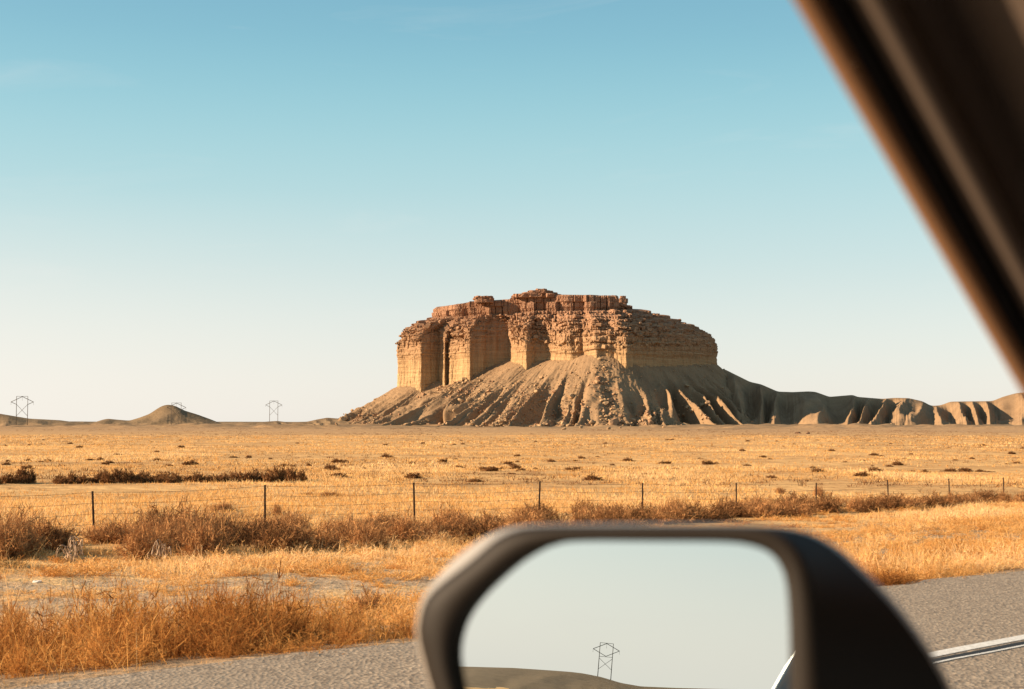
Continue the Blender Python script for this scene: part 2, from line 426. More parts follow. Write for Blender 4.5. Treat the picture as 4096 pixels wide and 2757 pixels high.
# ragged outer edge of the paving
me = road.data
co = np.zeros(len(me.vertices) * 3, np.float32); me.vertices.foreach_get('co', co); co = co.reshape(12, -1, 3)
jx, jy = xy(us, 7.5 + 0.10 * fbm(us * 1.7, us * 0, seed=21, oct=4)); co[-1, :, 0] = jx; co[-1, :, 1] = jy; co[-1, :, 2] -= 0.012
me.vertices.foreach_set('co', co.ravel()); me.update()
tag(road, 'grey chip-seal asphalt road beside the dry grass', 'road', kind='structure')
tag(strip('road_edge_line', 4.70, 4.82, 0.004, M['line'], 2, 0.008, 4), 'white painted edge line on the grey asphalt', 'road marking', kind='structure')
tag(strip('road_seam', 4.585, 4.665, 0.004, M['dark'], 2, 0.012, 8), 'dark tar seam running beside the white edge line', 'road seam', kind='structure')
tag(strip('road_edge_line', 4.545, 4.575, 0.005, M['line'], 2, 0.012, 12), 'thin worn white paint strip beside the tar seam', 'road marking', kind='structure')

# ------------------------------------------------------------------ mesa
def zpy(py, Y): return EYE + (HZ - py) / F * Y
def xpx(px, Y): return (px - W / 2) / F * Y
#        base px,Y    base py  ledge start  cap px,Y      foot px,Y
def base_y(px, off): return 1550 - (px - 1589) * 0.137 + off
TAB = [(1589, 1572, 1543, 1386, 1742, 1600, 1322, 1580), (1594, base_y(1594, 2), 1545, 1386, 1746, 1572, 1345, 1530),
       (1684, base_y(1684, -13), 1549, 1376, 1800, 1546, 1405, 1495), (1700, base_y(1700, -6), 1541, 1350, 1818, 1540, 1425, 1482), (1754, base_y(1754, 15), 1527, 1330, 1850, 1534, 1458, 1462),
       (1778, base_y(1778, -3), 1540, 1382, 1866, 1530, 1478, 1455), (1791, base_y(1791, 9), 1541, 1372, 1880, 1528, 1492, 1448),
       (1800, base_y(1800, 1), 1541, 1384, 1890, 1526, 1500, 1444), (1880, base_y(1880, -16), 1508, 1374, 1940, 1517, 1530, 1432), (1894, base_y(1894, -8), 1500, 1310, 1950, 1516, 1545, 1428), (1960, base_y(1960, 13), 1468, 1286, 1985, 1514, 1580, 1418),
       (2038, base_y(2038, 23), 1440, 1288, 2040, 1510, 1640, 1404), (2056, base_y(2056, 3), 1452, 1365, 2066, 1503, 1690, 1396),
       (2106, base_y(2106, -11), 1461, 1392, 2130, 1494, 1770, 1382), (2142, base_y(2142, 5), 1450, 1370, 2148, 1496, 1830, 1373),
       (2188, base_y(2188, 10), 1441, 1385, 2190, 1494, 1905, 1362), (2230, base_y(2230, -3), 1440, 1398, 2230, 1488, 1985, 1352), (2286, base_y(2286, -8), 1438, 1402, 2270, 1483, 2085, 1341),
       (2330, base_y(2330, -1), 1425, 1400, 2322, 1482, 2190, 1330), (2386, base_y(2386, -14), 1408, 1392, 2362, 1476, 2340, 1316),
       (2450, base_y(2450, -5), 1432, 1398, 2410, 1476, 2460, 1312), (2505, base_y(2505, -7), 1454, 1404, 2440, 1476, 2580, 1316), (2540, 1432, 1461, 1404, 2462, 1482, 2660, 1324),
       (2625, 1464, 1466, 1404, 2490, 1500, 2790, 1346), (2745, 1510, 1462, 1404, 2508, 1525, 2990, 1404),
       (2865, 1590, 1456, 1404, 2514, 1580, 3120, 1560), (2850, 1690, 1456, 1400, 2500, 1640, 3150, 1720),
       (2600, 1750, 1450, 1345, 2400, 1680, 2700, 1880), (2200, 1750, 1450, 1345, 2150, 1680, 2150, 1890),
       (1850, 1715, 1500, 1360, 1900, 1660, 1700, 1840), (1645, 1650, 1530, 1380, 1772, 1640, 1390, 1710)]
T = np.array(TAB, float)
Bx = np.stack([xpx(T[:, 0], T[:, 1]), T[:, 1]], -1)
Kx = np.stack([xpx(T[:, 4], T[:, 5]), T[:, 5]], -1)
Fx = np.stack([xpx(T[:, 6], T[:, 7]), T[:, 7]], -1)
zb, zt = zpy(T[:, 2], T[:, 1]), zpy(T[:, 3], T[:, 1])
nT = len(T)
seg = np.array([np.hypot(*(Bx[(i + 1) % nT] - Bx[i])) for i in range(nT)])
front = np.array([i < 26 for i in range(nT)])
par, sarc = [], []
acc = 0.0
for i in range(nT):
    step = 0.42 if front[i] else 3.0
    m = max(3, int(seg[i] / step))
    for j in range(m):
        par.append(i + j / m); sarc.append(acc + seg[i] * j / m)
    acc += seg[i]
par = np.array(par); sarc = np.array(sarc); NC = len(par)
def tabi(a, smooth_n=0):
    a = np.asarray(a, float); a2 = np.concatenate([a, a[:1]], 0)
    r = np.interp(par, np.arange(nT + 1), a2) if a.ndim == 1 else np.stack([np.interp(par, np.arange(nT + 1), a2[:, k]) for k in range(a.shape[1])], -1)
    if smooth_n:
        kern = np.hanning(smooth_n * 2 + 3); kern /= kern.sum(); n = len(kern) // 2
        def cv(q): return np.convolve(np.concatenate([q[-n:], q, q[:n]]), kern, 'valid')
        r = cv(r) if r.ndim == 1 else np.stack([cv(r[:, k]) for k in range(r.shape[1])], -1)
    return r
B = tabi(Bx, 4); Kc = tabi(Kx, 10); Ft = tabi(Fx, 25); ZB = tabi(zb, 10); ZT = tabi(zt, 8)
dB = np.roll(B, -3, 0) - np.roll(B, 3, 0)
NB = np.stack([dB[:, 1], -dB[:, 0]], -1); NB /= np.linalg.norm(NB, axis=1)[:, None] + 1e-9      # outward (contour runs left to right in front)
kpx = W / 2 + F * Kc[:, 0] / Kc[:, 1]
ZK = zpy(np.interp(kpx, [1742, 1900, 2040, 2150, 2510], [1270, 1262, 1256, 1244, 1238]), Kc[:, 1])
ZC = zpy(np.interp(kpx, [1742, 1760, 1840, 1890, 1975, 2043, 2056, 2240, 2465, 2470, 2490, 2514], [1236, 1226, 1215, 1205, 1201, 1196, 1181, 1178, 1181, 1205, 1218, 1222]), Kc[:, 1])
mesa = empty('mesa', (0, 0, 0))
tag(mesa, 'flat topped sandstone mesa with red caprock above grey clay talus', 'mesa', kind='structure')
# lower cliff: vertical, fluted, thin beds above
rows = []
for t in np.linspace(-0.06, 1, 150):
    z = ZB - 3 + (ZT - ZB + 3) * max(t, 0) + (t * 60 if t < 0 else 0)
    h = (z - ZB) / (ZT - ZB)
    d = 1.3 * vnoise(sarc / 7.5, z / 80, seed=11) + 0.7 * vnoise(sarc / 2.6, z / 30, seed=12) + 0.30 * fbm(sarc / 1.1, z / 6, seed=13, oct=3)
    up = sstep(0.5, 0.8, h)
    d += (0.25 + 0.75 * up) * bricks(sarc, z + 0.8 * vnoise(sarc / 30, z * 0, seed=19), 4.5, 2.2, 14) * 0.7
    d += 0.5 * vnoise(z * 0 + 0.5, z / 1.6, seed=15) * (0.3 + up)
    d += 1.2 * up - 0.8 * sstep(0.0, 0.12, h) * 0
    P = B + NB * d[:, None] - NB * (0.06 * (z - ZB))[:, None] * 0.6
    rows.append(np.concatenate([P, z[:, None]], 1))
lastP = rows[-1][:, :2]
# ledges: risers and treads, broken into blocks
NS = 17
LEDGE = []
lr = random.Random(5)
cuts_ = np.cumsum([lr.choice((0.5, 0.7, 1.0, 1.3, 1.9)) for _ in range(NS)]); cuts_ = np.concatenate([[0], cuts_ / cuts_[-1]])
for k_ in range(NS):
    t0, t1 = cuts_[k_], cuts_[k_ + 1]
    w0, w1 = t0 ** 2.35, t1 ** 2.35
    blk = bricks(sarc + 40 * k_, np.full(NC, k_ + 0.5), lr.choice((5.0, 8.0, 13.0)), 1.0, 31)
    blk2 = bricks(sarc * 1.0 + 13 * k_, np.full(NC, k_ + 0.5), 2.3, 1.0, 33)
    rise = 0.70 + 0.14 * blk
    jut = (1.9 * blk + 0.9 * blk2) * (0.5 + 0.8 * t0) + 3.0 * fbm(sarc / 15, np.full(NC, k_ * 0.45), seed=35, oct=3) + lr.uniform(-0.7, 0.7) - 2.2 * sstep(0.15, 0.7, fbm(sarc / 9, np.full(NC, k_ * 1.3), seed=38, oct=3))
    zj = 1.3 * fbm(sarc / 11, np.full(NC, k_ * 0.9), seed=39, oct=3) * float(sstep(0.0, 0.1, t0) * sstep(1.0, 0.85, t0))
    tail = sstep(0, 0.1, np.full(NC, t0)) * sstep(1.0, 0.85, np.full(NC, t0))
    for q in range(7):
        f = q / 6
        zf = np.clip(f / 0.8, 0, 1) * rise + (1 - rise) * sstep(0.7, 1.0, f)
        wf = sstep(0.72, 1.0, f)
        w = w0 + (w1 - w0) * wf
        z = ZT + (ZK - ZT) * (t0 + (t1 - t0) * zf)
        base = lastP + (Kc - lastP) * w
        dirn = lastP - Kc; ln = np.linalg.norm(dirn, axis=1)[:, None]; dirn = dirn / (ln + 1e-6)
        dirn = np.where(ln > 4, dirn, NB)
        nxt = (1 - wf * 0.8)
        dd = jut * tail * nxt + 0.45 * fbm(sarc / 1.3, z / 1.3, seed=36, oct=3)
        dd = dd - 0.5 * (q == 0)
        P = base + dirn * dd[:, None]
        rows.append(np.concatenate([P, (z + zj + 0.3 * vnoise(sarc / 1.7, z, seed=37))[:, None]], 1))
        if q in (3, 6): LEDGE.append(rows[-1])
cliff_me = grid_mesh('cliff', np.array(rows), closed=True, smooth=False)
link('cliff', cliff_me, M['cliff'], mesa)
# caprock: big blocks with joints
rows = []
for t in np.linspace(-0.1, 1, 34):
    z = ZK + (ZC - ZK) * t
    two = (t > 0.55)
    blk = bricks(sarc, np.full(NC, 0.5 + (1 if two else 0)), 19.0, 1.0, 41)
    b2 = bricks(sarc, z, 8.0, 4.5, 42)
    joint = np.abs(((sarc / 11.0 + 0.6 * vnoise(sarc / 20, sarc * 0, seed=44)) % 1.0) - 0.5)
    d = 3.0 * blk + 0.6 * b2 + 2.2 * vnoise(sarc / 18, z * 0, seed=45) - 2.6 * (joint < 0.05) + 0.35 * fbm(sarc / 1.2, z / 1.2, seed=46, oct=3)
    d += 1.5 * sstep(0.0, 0.25, t) - 1.5 * sstep(0.9, 1.0, t)
    P = Kc + NB * 0 + (Kc - np.array([xpx(2120, 1585), 1585])) / 100.0 * d[:, None] * 0 
    dirn = np.roll(Kc, -6, 0) - np.roll(Kc, 6, 0); nk = np.stack([dirn[:, 1], -dirn[:, 0]], -1); nk /= np.linalg.norm(nk, axis=1)[:, None] + 1e-9
    P = Kc + nk * (d + 1.0)[:, None]
    rows.append(np.concatenate([P, z[:, None]], 1))
top = rows[-1]
cen = np.array([xpx(2120, 1585), 1585.0])
for w in (0.04, 0.10, 0.2, 0.35, 0.6, 1.0):
    P = top[:, :2] * (1 - w) + cen * w
    zz = ZC * (1 - w) + (ZC.max()) * w * 0 + w * ZC + 0.8 * fbm(P[:, 0] / 6, P[:, 1] / 6, seed=47, oct=3) * min(1, w * 8)
    if w == 1.0: zz = np.full(NC, zpy(1180, 1585) * 1.0)
    else: zz = np.minimum(zz, zpy(1178, 1500)) 
    rows.append(np.concatenate([P, zz[:, None]], 1))
cap_me = grid_mesh('caprock', np.array(rows), closed=True, smooth=False)
link('caprock', cap_me, M['cliff'], mesa)
# summit ledges, a table shaped knob and a balanced block on the rim
def rock_stack(name, px0, px1, Y, py_bot, levels, seed, depth):
    """levels: (py_top, shrink_left_px, shrink_right_px) from the bottom up"""
    n = 220; th = np.linspace(0, 2 * math.pi, n, endpoint=False)
    rr = []
    zprev = zpy(py_bot, Y); a0, a1 = px0, px1
    for j, (pt, sl, sr) in enumerate(levels):
        a0, a1 = px0 + sl, px1 - sr
        z1 = zpy(pt, Y)
        cx_, hw = (xpx(a0, Y) + xpx(a1, Y)) / 2, (xpx(a1, Y) - xpx(a0, Y)) / 2
        dp = depth * hw / ((xpx(px1, Y) - xpx(px0, Y)) / 2)
        for f in (0, 0.2, 0.45, 0.7, 0.9, 1.0):
            z = zprev + (z1 - zprev) * f
            s = th * hw
            e = 1 + (0.10 * bricks(s, np.full(n, j + 0.5), 4.0, 1.0, seed) + 0.04 * fbm(th * 6, th * 0 + z * 0.7, seed=seed + 3)) * (1 - 0.3 * (f == 1)) - 0.05 * (f == 0)
            c, s_ = np.cos(th), np.sin(th)
            sq = 1 / (np.abs(c) ** 4 + np.abs(s_) ** 4) ** 0.25
            rr.append(np.stack([cx_ + hw * c * sq * e * 0.97, Y + dp * 0.9 + dp * s_ * sq * e, np.full(n, z) + 0.3 * vnoise(th * 8, th * 0 + z, seed=seed + 5)], -1))
        zprev = z1
    rr.append(np.stack([np.full(n, cx_), np.full(n, Y + dp * 0.9), np.full(n, zprev)], -1))
    link(name, grid_mesh(name, np.array(rr), closed=True, smooth=False), M['cliff'], mesa)
rock_stack('summit_ledge', 2052, 2250, 1492, 1190, [(1174, 0, 0), (1168, 38, 22), (1161, 62, 38), (1154, 92, 62)], 51, 24)
rock_stack('rim_knob', 1893, 1975, 1500, 1210, [(1197, 6, 3), (1190, 0, 0), (1183, 4, 4)], 57, 10)
rock_stack('balanced_block', 2474, 2516, 1502, 1230, [(1210, 4, 6), (1193, 0, 0), (1183, 8, 10)], 63, 6)
rock_stack('rim_block', 2580, 2600, 1530, 1285, [(1250, 0, 0)], 65, 4)
rock_stack('rim_block', 2614, 2642, 1534, 1295, [(1254, 0, 0)], 66, 4)

# talus: fans of spurs and gullies running down from the cliff
FZ = ground(Ft[:, 0], Ft[:, 1]) - 0.6
dF = np.hypot(*(np.roll(Ft, -1, 0) - Ft).T); sF = np.concatenate([[0], np.cumsum(dF)[:-1]])
sub = np.concatenate([np.arange(0, NC)[par < 26][::2], np.arange(0, NC)[par >= 26]])
sf, b_, f_, zb_, fz_ = sF[sub], B[sub], Ft[sub], ZB[sub], FZ[sub]
Bs = tabi(Bx, 60)[sub]; b_ = Bs
RC = sf / 31.0 + 0.75 * vnoise(sf / 45, sf * 0, seed=71) + 0.3 * vnoise(sf / 17, sf * 0, seed=72)
amp_s = 0.75 + 0.75 * vnoise(sf / 26, sf * 0, seed=73)
def tri(rc):
    return 1 - np.arccos(0.965 * np.cos(2 * math.pi * rc)) / math.pi
def spur(rc, sharp):
    return (0.5 + 0.5 * np.cos(2 * math.pi * rc)) ** sharp
right_ = sstep(21.0, 22.5, par[sub]) * sstep(26.5, 25.0, par[sub])
rows = []
out = f_ - b_; ol = np.linalg.norm(out, axis=1)[:, None]
tt = np.concatenate([[-0.06], np.linspace(0, 1, 190), [1.06]])
for t in tt:
    tc = min(max(t, 0), 1)
    warp = 0.62 * vnoise(sf / 34, np.full(len(sf), tc * 2.4), seed=74) * tc + 0.10 * vnoise(sf / 9, np.full(len(sf), tc * 7.0), seed=75)
    A = 9.0 * float((0.18 + 0.82 * sstep(0.1, 0.72, tc)) * (1 - 0.9 * sstep(0.86, 1.02, tc)))
    big = tri(RC + warp)
    mid = tri(2.0 * RC + 0.35 + 2.2 * warp + 0.3 * vnoise(sf / 14, sf * 0 + tc * 2, seed=76))
    fine = spur(5.3 * RC + 4 * warp + 0.4 * vnoise(sf / 6, sf * 0 + tc * 4, seed=77), 1.0)
    vf = spur(15 * RC + 8 * warp, 1.0)
    cut = np.clip(amp_s, 0.15, 1.1)
    g_s = (1 - tc) ** 1.32
    D = 18.0 * float(0.1 * sstep(0.0, 0.15, tc) + 0.9 * sstep(0.12, 0.66, tc)) * float(1 - sstep(0.72, 1.03, tc))
    z = fz_ + (zb_ - fz_) * g_s + D * cut * (1 + 0.9 * right_) * (big - 0.62) + 4.2 * (A / 8.2) * sstep(0.35, 0.8, tc) * (mid - 0.5) + 1.0 * (fine - 0.5) * (0.4 + A / 16) + 0.22 * (vf - 0.5)
    z += (0.9 * fbm(sf / 7.0, np.full(len(sf), tc * 12), seed=79, oct=3)) * float(sstep(0.02, 0.2, tc))
    z += 0.35 * fbm(sf / 2.5, np.full(len(sf), tc * 40), seed=78, oct=3)
    ext = 1 + (0.26 * (big - 0.5) * amp_s + 0.10 * (mid - 0.5)) * tc * tc
    te = t * ext; tp = np.maximum(te, 0)
    P = b_ + np.stack([out[:, 0] * (tp ** 0.82 if t >= 0 else te), out[:, 1] * (tp ** 1.12 if t >= 0 else te)], -1)
    if t < 0: z = zb_ + 2.0
    gz = ground(P[:, 0], P[:, 1])
    if t > 1: z = gz - 1.5
    rows.append(np.concatenate([P, z[:, None]], 1))
TAL = np.array(rows)
link('talus_slope', grid_mesh('talus_slope', TAL, closed=True, smooth=True), M['talus'], mesa)

# ------------------------------------------------------------------ hills: a crest line, spurs falling to the plain on both sides
def hill(name, crest, front_d, back_d, mat, label, seed, spacing=24.0, amp=6.0, step=0.6, nrow=110, cutk=1.0):
    """crest: (px, Y, py) in front of the camera, as world x, y, z"""
    C_ = np.array([[xpx(p, Y), Y, zpy(q, Y)] for p, Y, q in crest]) if len(crest[0]) == 3 else np.array([c[1:] for c in crest])
    s = np.concatenate([[0], np.cumsum(np.hypot(*np.diff(C_[:, :2], axis=0).T))])
    q = np.arange(0, s[-1], step)
    # smooth the crest
    P = np.stack([np.interp(q, s, C_[:, k]) for k in range(3)], -1)
    n = int(5 / step); kern = np.hanning(2 * n + 1); kern /= kern.sum()
    P = np.stack([np.convolve(np.pad(P[:, k], n, 'edge'), kern, 'valid') for k in range(3)], -1)
    rd = -P[:, :2] / np.linalg.norm(P[:, :2], axis=1)[:, None]
    RCh = q / spacing + 0.7 * vnoise(q / (spacing * 1.8), q * 0, seed=seed) + 0.25 * vnoise(q / (spacing * 0.6), q * 0, seed=seed + 1)
    am = np.clip(0.7 + 0.6 * vnoise(q / (spacing * 1.3), q * 0, seed=seed + 2), 0.1, 1.4)
    rows = []
    for t in np.concatenate([-np.linspace(1.05, 0.04, nrow // 4), np.linspace(0, 1.05, nrow)]):
        a = abs(t); tc = min(a, 1.0)
        dd = front_d if t >= 0 else -back_d
        hh = P[:, 2]
        X = P[:, :2] + rd * (dd * a)
        if True:
            big = tri(RCh + 1.0 * tc * vnoise(q / (spacing * 2.1), q * 0, seed=seed + 8) + 0.40 * vnoise(q / 26, q * 0 + tc * 2.2, seed=seed + 3) * tc)
            X = X + rd * ((big - 0.5) * dd * 0.14 * tc)[:, None]
            mid = spur(2.3 * RCh + 0.2 + 0.3 * vnoise(q / 10, q * 0 + tc * 4, seed=seed + 4), 0.9)
            fine = spur(7.1 * RCh + 0.5 * vnoise(q / 5, q * 0 + tc * 5, seed=seed + 5), 1.0)
        gz = ground(X[:, 0], X[:, 1])
        pv, ps = (1 - tc) ** (1.5 + 1.9 * cutk * np.clip(am, 0.2, 1.1)), (1 - tc ** 1.5) * cutk + (1 - tc) ** 1.35 * (1 - cutk)
        prof = pv + (ps - pv) * big
        sc = np.clip((hh - gz) / 26.0, 0, 1.3)
        A = math.sin(math.pi * min(1, tc * 0.92 + 0.02)) ** 0.9 if tc > 0 else 0
        z = gz + (hh - gz) * prof + sc * A * (0.26 * amp * tc * (mid - 0.5) + 0.07 * amp * (fine - 0.5)) + 0.15 * fbm(q / 3, q * 0 + tc * 20, seed=seed + 6, oct=3) * A
        if a > 1: z = gz - 1.2
        else: z = np.maximum(z, gz - 0.5)
        rows.append(np.concatenate([X, z[:, None]], 1))
    o = link(name, grid_mesh(name, np.array(rows), smooth=True, flip=True), mat)
    return tag(o, label, 'hill', kind='structure')
BL = [(2830, 1600, 1470), (2900, 1600, 1478), (3000, 1595, 1528), (3045, 1592, 1538), (3111, 1590, 1567), (3170, 1588, 1569), (3234, 1586, 1566), (3262, 1585, 1568), (3317, 1583, 1588), (3412, 1580, 1580), (3428, 1579, 1588),
      (3528, 1576, 1596), (3580, 1574, 1592), (3634, 1572, 1593), (3690, 1568, 1606), (3723, 1566, 1624), (3760, 1563, 1622), (3801, 1560, 1607), (3880, 1555, 1606), (3968, 1550, 1605), (4010, 1548, 1588), (4060, 1545, 1574), (4200, 1540, 1560), (4350, 1530, 1580), (4500, 1520, 1560), (4800, 1510, 1640)]
hill('badland_hill', BL, 190, 200, M['talus'], 'long row of grey brown badland spurs beside the mesa', 83, 29.0, 10.5)
hill('cone_hill', [(330, 1450, 1700), (380, 1450, 1690), (410, 1450, 1680), (432, 1450, 1675), (470, 1450, 1679), (520, 1450, 1683), (560, 1450, 1671), (600, 1450, 1656), (635, 1450, 1632), (655, 1450, 1622), (675, 1450, 1619), (700, 1450, 1623), (740, 1450, 1643), (790, 1450, 1658), (840, 1450, 1676), (880, 1450, 1692), (910, 1450, 1702)],
     62, 62, M['hill'], 'small olive brown cone shaped hill on the plain behind a pylon', 93, 36.0, 3.0, cutk=0.3)
hill('low_hill', [(-900, 1420, 1690), (-500, 1420, 1640), (-200, 1420, 1632), (0, 1420, 1655), (60, 1420, 1665), (120, 1420, 1675), (240, 1420, 1681), (300, 1420, 1689), (420, 1420, 1700)],
     110, 120, M['hill'], 'low dark olive rise behind the tallest looking pylon', 101, 30.0, 3.0, cutk=0.3)
hill('low_hill', [(820, 1620, 1700), (950, 1620, 1694), (1050, 1620, 1688), (1110, 1620, 1684), (1150, 1615, 1689), (1230, 1605, 1687), (1270, 1590, 1678), (1310, 1580, 1671), (1345, 1575, 1674), (1400, 1570, 1676), (1470, 1560, 1690), (1520, 1560, 1702)],
     120, 100, M['hill'], 'low bumpy rise between the cone hill and the mesa', 111, 22.0, 3.0, cutk=0.3)
hill('far_ridge', [(-1500, 5200, 1684), (-400, 5200, 1690), (100, 5200, 1688), (300, 5200, 1686), (600, 5200, 1689), (900, 5200, 1687), (1200, 5200, 1688), (1700, 5200, 1689), (2600, 5200, 1690)], 500, 500, M['hill'],
     'thin dark ridge on the horizon between the low hills', 115, 120.0, 2.0, 4.0, 40)

# ------------------------------------------------------------------ boulders
def rock_mesh(name, seed, flat=0.75, cuts=9):
    bm = bmesh.new(); bmesh.ops.create_icosphere(bm, subdivisions=3, radius=1.0)
    r = np.random.default_rng(seed)
    V = np.array([v.co[:] for v in bm.verts])
    for _ in range(cuts):
        n = r.normal(size=3); n /= np.linalg.norm(n); d = r.uniform(0.5, 0.8)
        k_ = V @ n - d; V = V - np.where(k_ > 0, k_, 0)[:, None] * n
    V = V * np.array([1.0, 0.8, flat]) * r.uniform(0.9, 1.15, 3)
    V += 0.03 * np.stack([fbm(V[:, 0] * 3, V[:, 1] * 3, V[:, 2] * 3, seed + i, 3) for i in range(3)], -1)
    V[:, 2] -= V[:, 2].min() + 0.22
    fc = np.array([[v.index for v in f.verts] for f in bm.faces]); bm.free()
    return mk_mesh(name, V, [fc], False)
ROCKS = [rock_mesh('boulder', 200 + i, 0.55 + 0.08 * i) for i in range(6)]
for m in ROCKS: m.materials.append(M['boulder'])
TV = TAL[3:-4].reshape(-1, 3)
tpx, tpy = project(TV)
fr = np.tile(par[sub] < 25.6, TAL.shape[0] - 7)
def surface_at(px, py):
    d = np.hypot(tpx - px, tpy - py); ok = (d < 5) & fr
    if ok.any():
        i = np.where(ok)[0]; return TV[i[np.argmin(np.linalg.norm(TV[i] - np.array([0, 0, EYE]), axis=1))]]
    return ray_ground(px, max(py, 1700))
def boulder(P, size, label, group=None, mesh=None, mat=None, sq=(1, 1, 1)):
    o = link('boulder', mesh or random.choice(ROCKS)); o.location = P
    o.rotation_euler = (random.uniform(-0.25, 0.25), random.uniform(-0.25, 0.25), random.uniform(0, 6.28))
    o.scale = (size * sq[0], size * sq[1], size * sq[2])
    return tag(o, label, 'boulder', group)
BIG = [(1372, 1678, 34, 'tan block at the outer end of the low rise, lit on one side'), (1345, 1672, 12, 'dark small rock perched on the low rise beside the tan block'),
       (1432, 1698, 14, 'small upright stone in front of the talus beside the low rise'), (1452, 1700, 15, 'pale low stone next to the small upright stone'), (1894, 1695, 20, 'pale rounded boulder at the foot of the talus below the dark wall'),
       (2101, 1707, 24, 'wide flat boulder out on the sand below the centre spur'), (2258, 1719, 22, 'cream boulder out on the plain in front of the talus'),
       (2370, 1690, 30, 'large leaning cream block at the foot of the middle spur'), (2455, 1702, 44, 'broad tan boulder heap at the base of the rubble gully'),
       (2324, 1698, 18, 'round tan boulder beside the large leaning block'), (2324, 1714, 17, 'low pale boulder on the sand below the round tan one'), (2382, 1723, 18, 'low boulder lying furthest out on the sand under the rubble gully'),
       (2527, 1682, 34, 'reddish split boulder at the end of the rubble gully'), (2743, 1719, 46, 'long cream boulder alone on the sand before the shaded spurs'),
       (2614, 1719, 18, 'flat dark slab on the sand between two large boulders'), (2399, 1590, 18, 'bright cream block stuck halfway up the rubble gully'), (2353, 1540, 12, 'small pinkish block high on the middle spur'),
       (2747, 1540, 22, 'flat ledge slab high on the shaded slope'), (2583, 1645, 14, 'upright tan stone on the shaded slope'), (3089, 1715, 26, 'pair of pale stones on the plain below the shadowed ridge'),
       (3030, 1713, 24, 'thin pale slab on the plain below the shadowed ridge'), (3190, 1734, 22, 'dark brown boulder on the open plain'), (3230, 1736, 22, 'dark brown boulder lying next to another out on the plain')]
MDARK = mat_rock('dark_boulder', (0.035, 0.022, 0.016), (0.07, 0.045, 0.03))
dark_rock = rock_mesh('boulder', 260, 0.5); dark_rock.materials.append(MDARK)
for px, py, w, lab in BIG:
    P = surface_at(px, py); sz = w / F * P[1] / 2 * 1.15
    boulder(P - np.array([0, 0, 0.15 * sz]), sz, lab, mesh=dark_rock if 'dark brown' in lab else None, sq=(1, 1, 0.6) if 'slab' in lab or 'flat' in lab else (1, 1, 1))
CLUST = [(2405, 1500, 30, 60, 14), (2425, 1580, 28, 60, 22), (2440, 1650, 35, 45, 26), (2470, 1695, 60, 14, 18), (2250, 1660, 50, 30, 20), (2190, 1600, 40, 50, 12), (2120, 1610, 60, 60, 14), (2000, 1690, 70, 16, 16), (2080, 1672, 50, 22, 12), (2260, 1700, 60, 14, 14),
         (2610, 1660, 34, 30, 16), (2560, 1690, 40, 16, 8), (2770, 1640, 40, 30, 18), (2820, 1670, 30, 20, 12), (2300, 1560, 30, 60, 8), (1830, 1560, 60, 40, 10), (1420, 1660, 50, 18, 8), (1930, 1600, 80, 50, 8), (3060, 1690, 40, 14, 6),
         (2150, 1708, 120, 7, 14), (2400, 1710, 100, 7, 12), (2600, 1711, 80, 6, 8), (1800, 1702, 90, 6, 7), (1600, 1700, 80, 6, 5)]
n_b = 0
for cx_, cy_, sx, sy, n in CLUST:
    for _ in range(n):
        px, py = random.gauss(cx_, sx * 0.55), min(1718, random.gauss(cy_, sy * 0.55))
        P = surface_at(px, py); sz = float(np.clip(np.exp(random.gauss(0.38, 0.5)), 0.6, 4.2))
        boulder(P, sz, 'tan sandstone boulder fallen among others on the clay slope below the mesa cliff', 'boulders fallen on the slope below the mesa'); n_b += 1
# fine rubble, past counting
idx = np.where(fr & (tpy > 1440))[0]
dens = 0.03 + 0 * tpx[idx]
for cx_, cy_, sx, sy, n in CLUST: dens += np.exp(-0.5 * (((tpx[idx] - cx_) / (sx * 0.9)) ** 2 + ((tpy[idx] - cy_) / (sy * 0.9)) ** 2)) * 0.8
dens += 0.35 * np.exp(-((tpy[idx] - 1700) / 12) ** 2)
pick = rng.choice(idx, 5200, replace=False, p=dens / dens.sum())
cube = np.array([(-1, -1, -1), (1, -1, -1), (1, 1, -1), (-1, 1, -1), (-1, -1, 1), (1, -1, 1), (1, 1, 1), (-1, 1, 1)], float) * [1, 0.8, 0.7]
cf = np.array([(3, 2, 1, 0), (4, 5, 6, 7), (0, 1, 5, 4), (1, 2, 6, 5), (2, 3, 7, 6), (3, 0, 4, 7)])
VV, FF = [], []
for j, i in enumerate(pick):
    sz = math.exp(random.gauss(-0.55, 0.5)); A = Matrix.Rotation(random.uniform(0, 6.28), 3, Vector(rng.normal(size=3)).normalized())
    VV.append((cube * rng.uniform(0.6, 1.1, (8, 1))) @ np.array(A) * sz + TV[i] + rng.normal(size=3) * [1.0, 0.4, 0.1]); FF.append(cf + 8 * j)
LED = np.array(LEDGE)[:, (par > 0.5) & (par < 25.5)].reshape(-1, 3)
VL, FL = [], []
for j in range(1500):
    sz = math.exp(random.gauss(-0.25, 0.5)); A = Matrix.Rotation(random.uniform(0, 6.28), 3, Vector((random.gauss(0, 0.25), random.gauss(0, 0.25), 1)).normalized())
    VL.append((cube * rng.uniform(0.6, 1.1, (8, 1))) @ np.array(A) * sz + LED[random.randrange(len(LED))] + rng.normal(size=3) * [0.8, 0.4, 0.1]); FL.append(cf + 8 * j)
tag(link('rubble', mk_mesh('rubble', np.concatenate(VL), [np.concatenate(FL)]), M['cliff']), 'loose red brown blocks lying on the broken ledges under the caprock', 'rubble', kind='stuff')
tag(link('rubble', mk_mesh('rubble', np.concatenate(VV), [np.concatenate(FF)]), M['boulder']), 'loose broken rock scattered over the clay slopes of the mesa', 'rubble', kind='stuff')

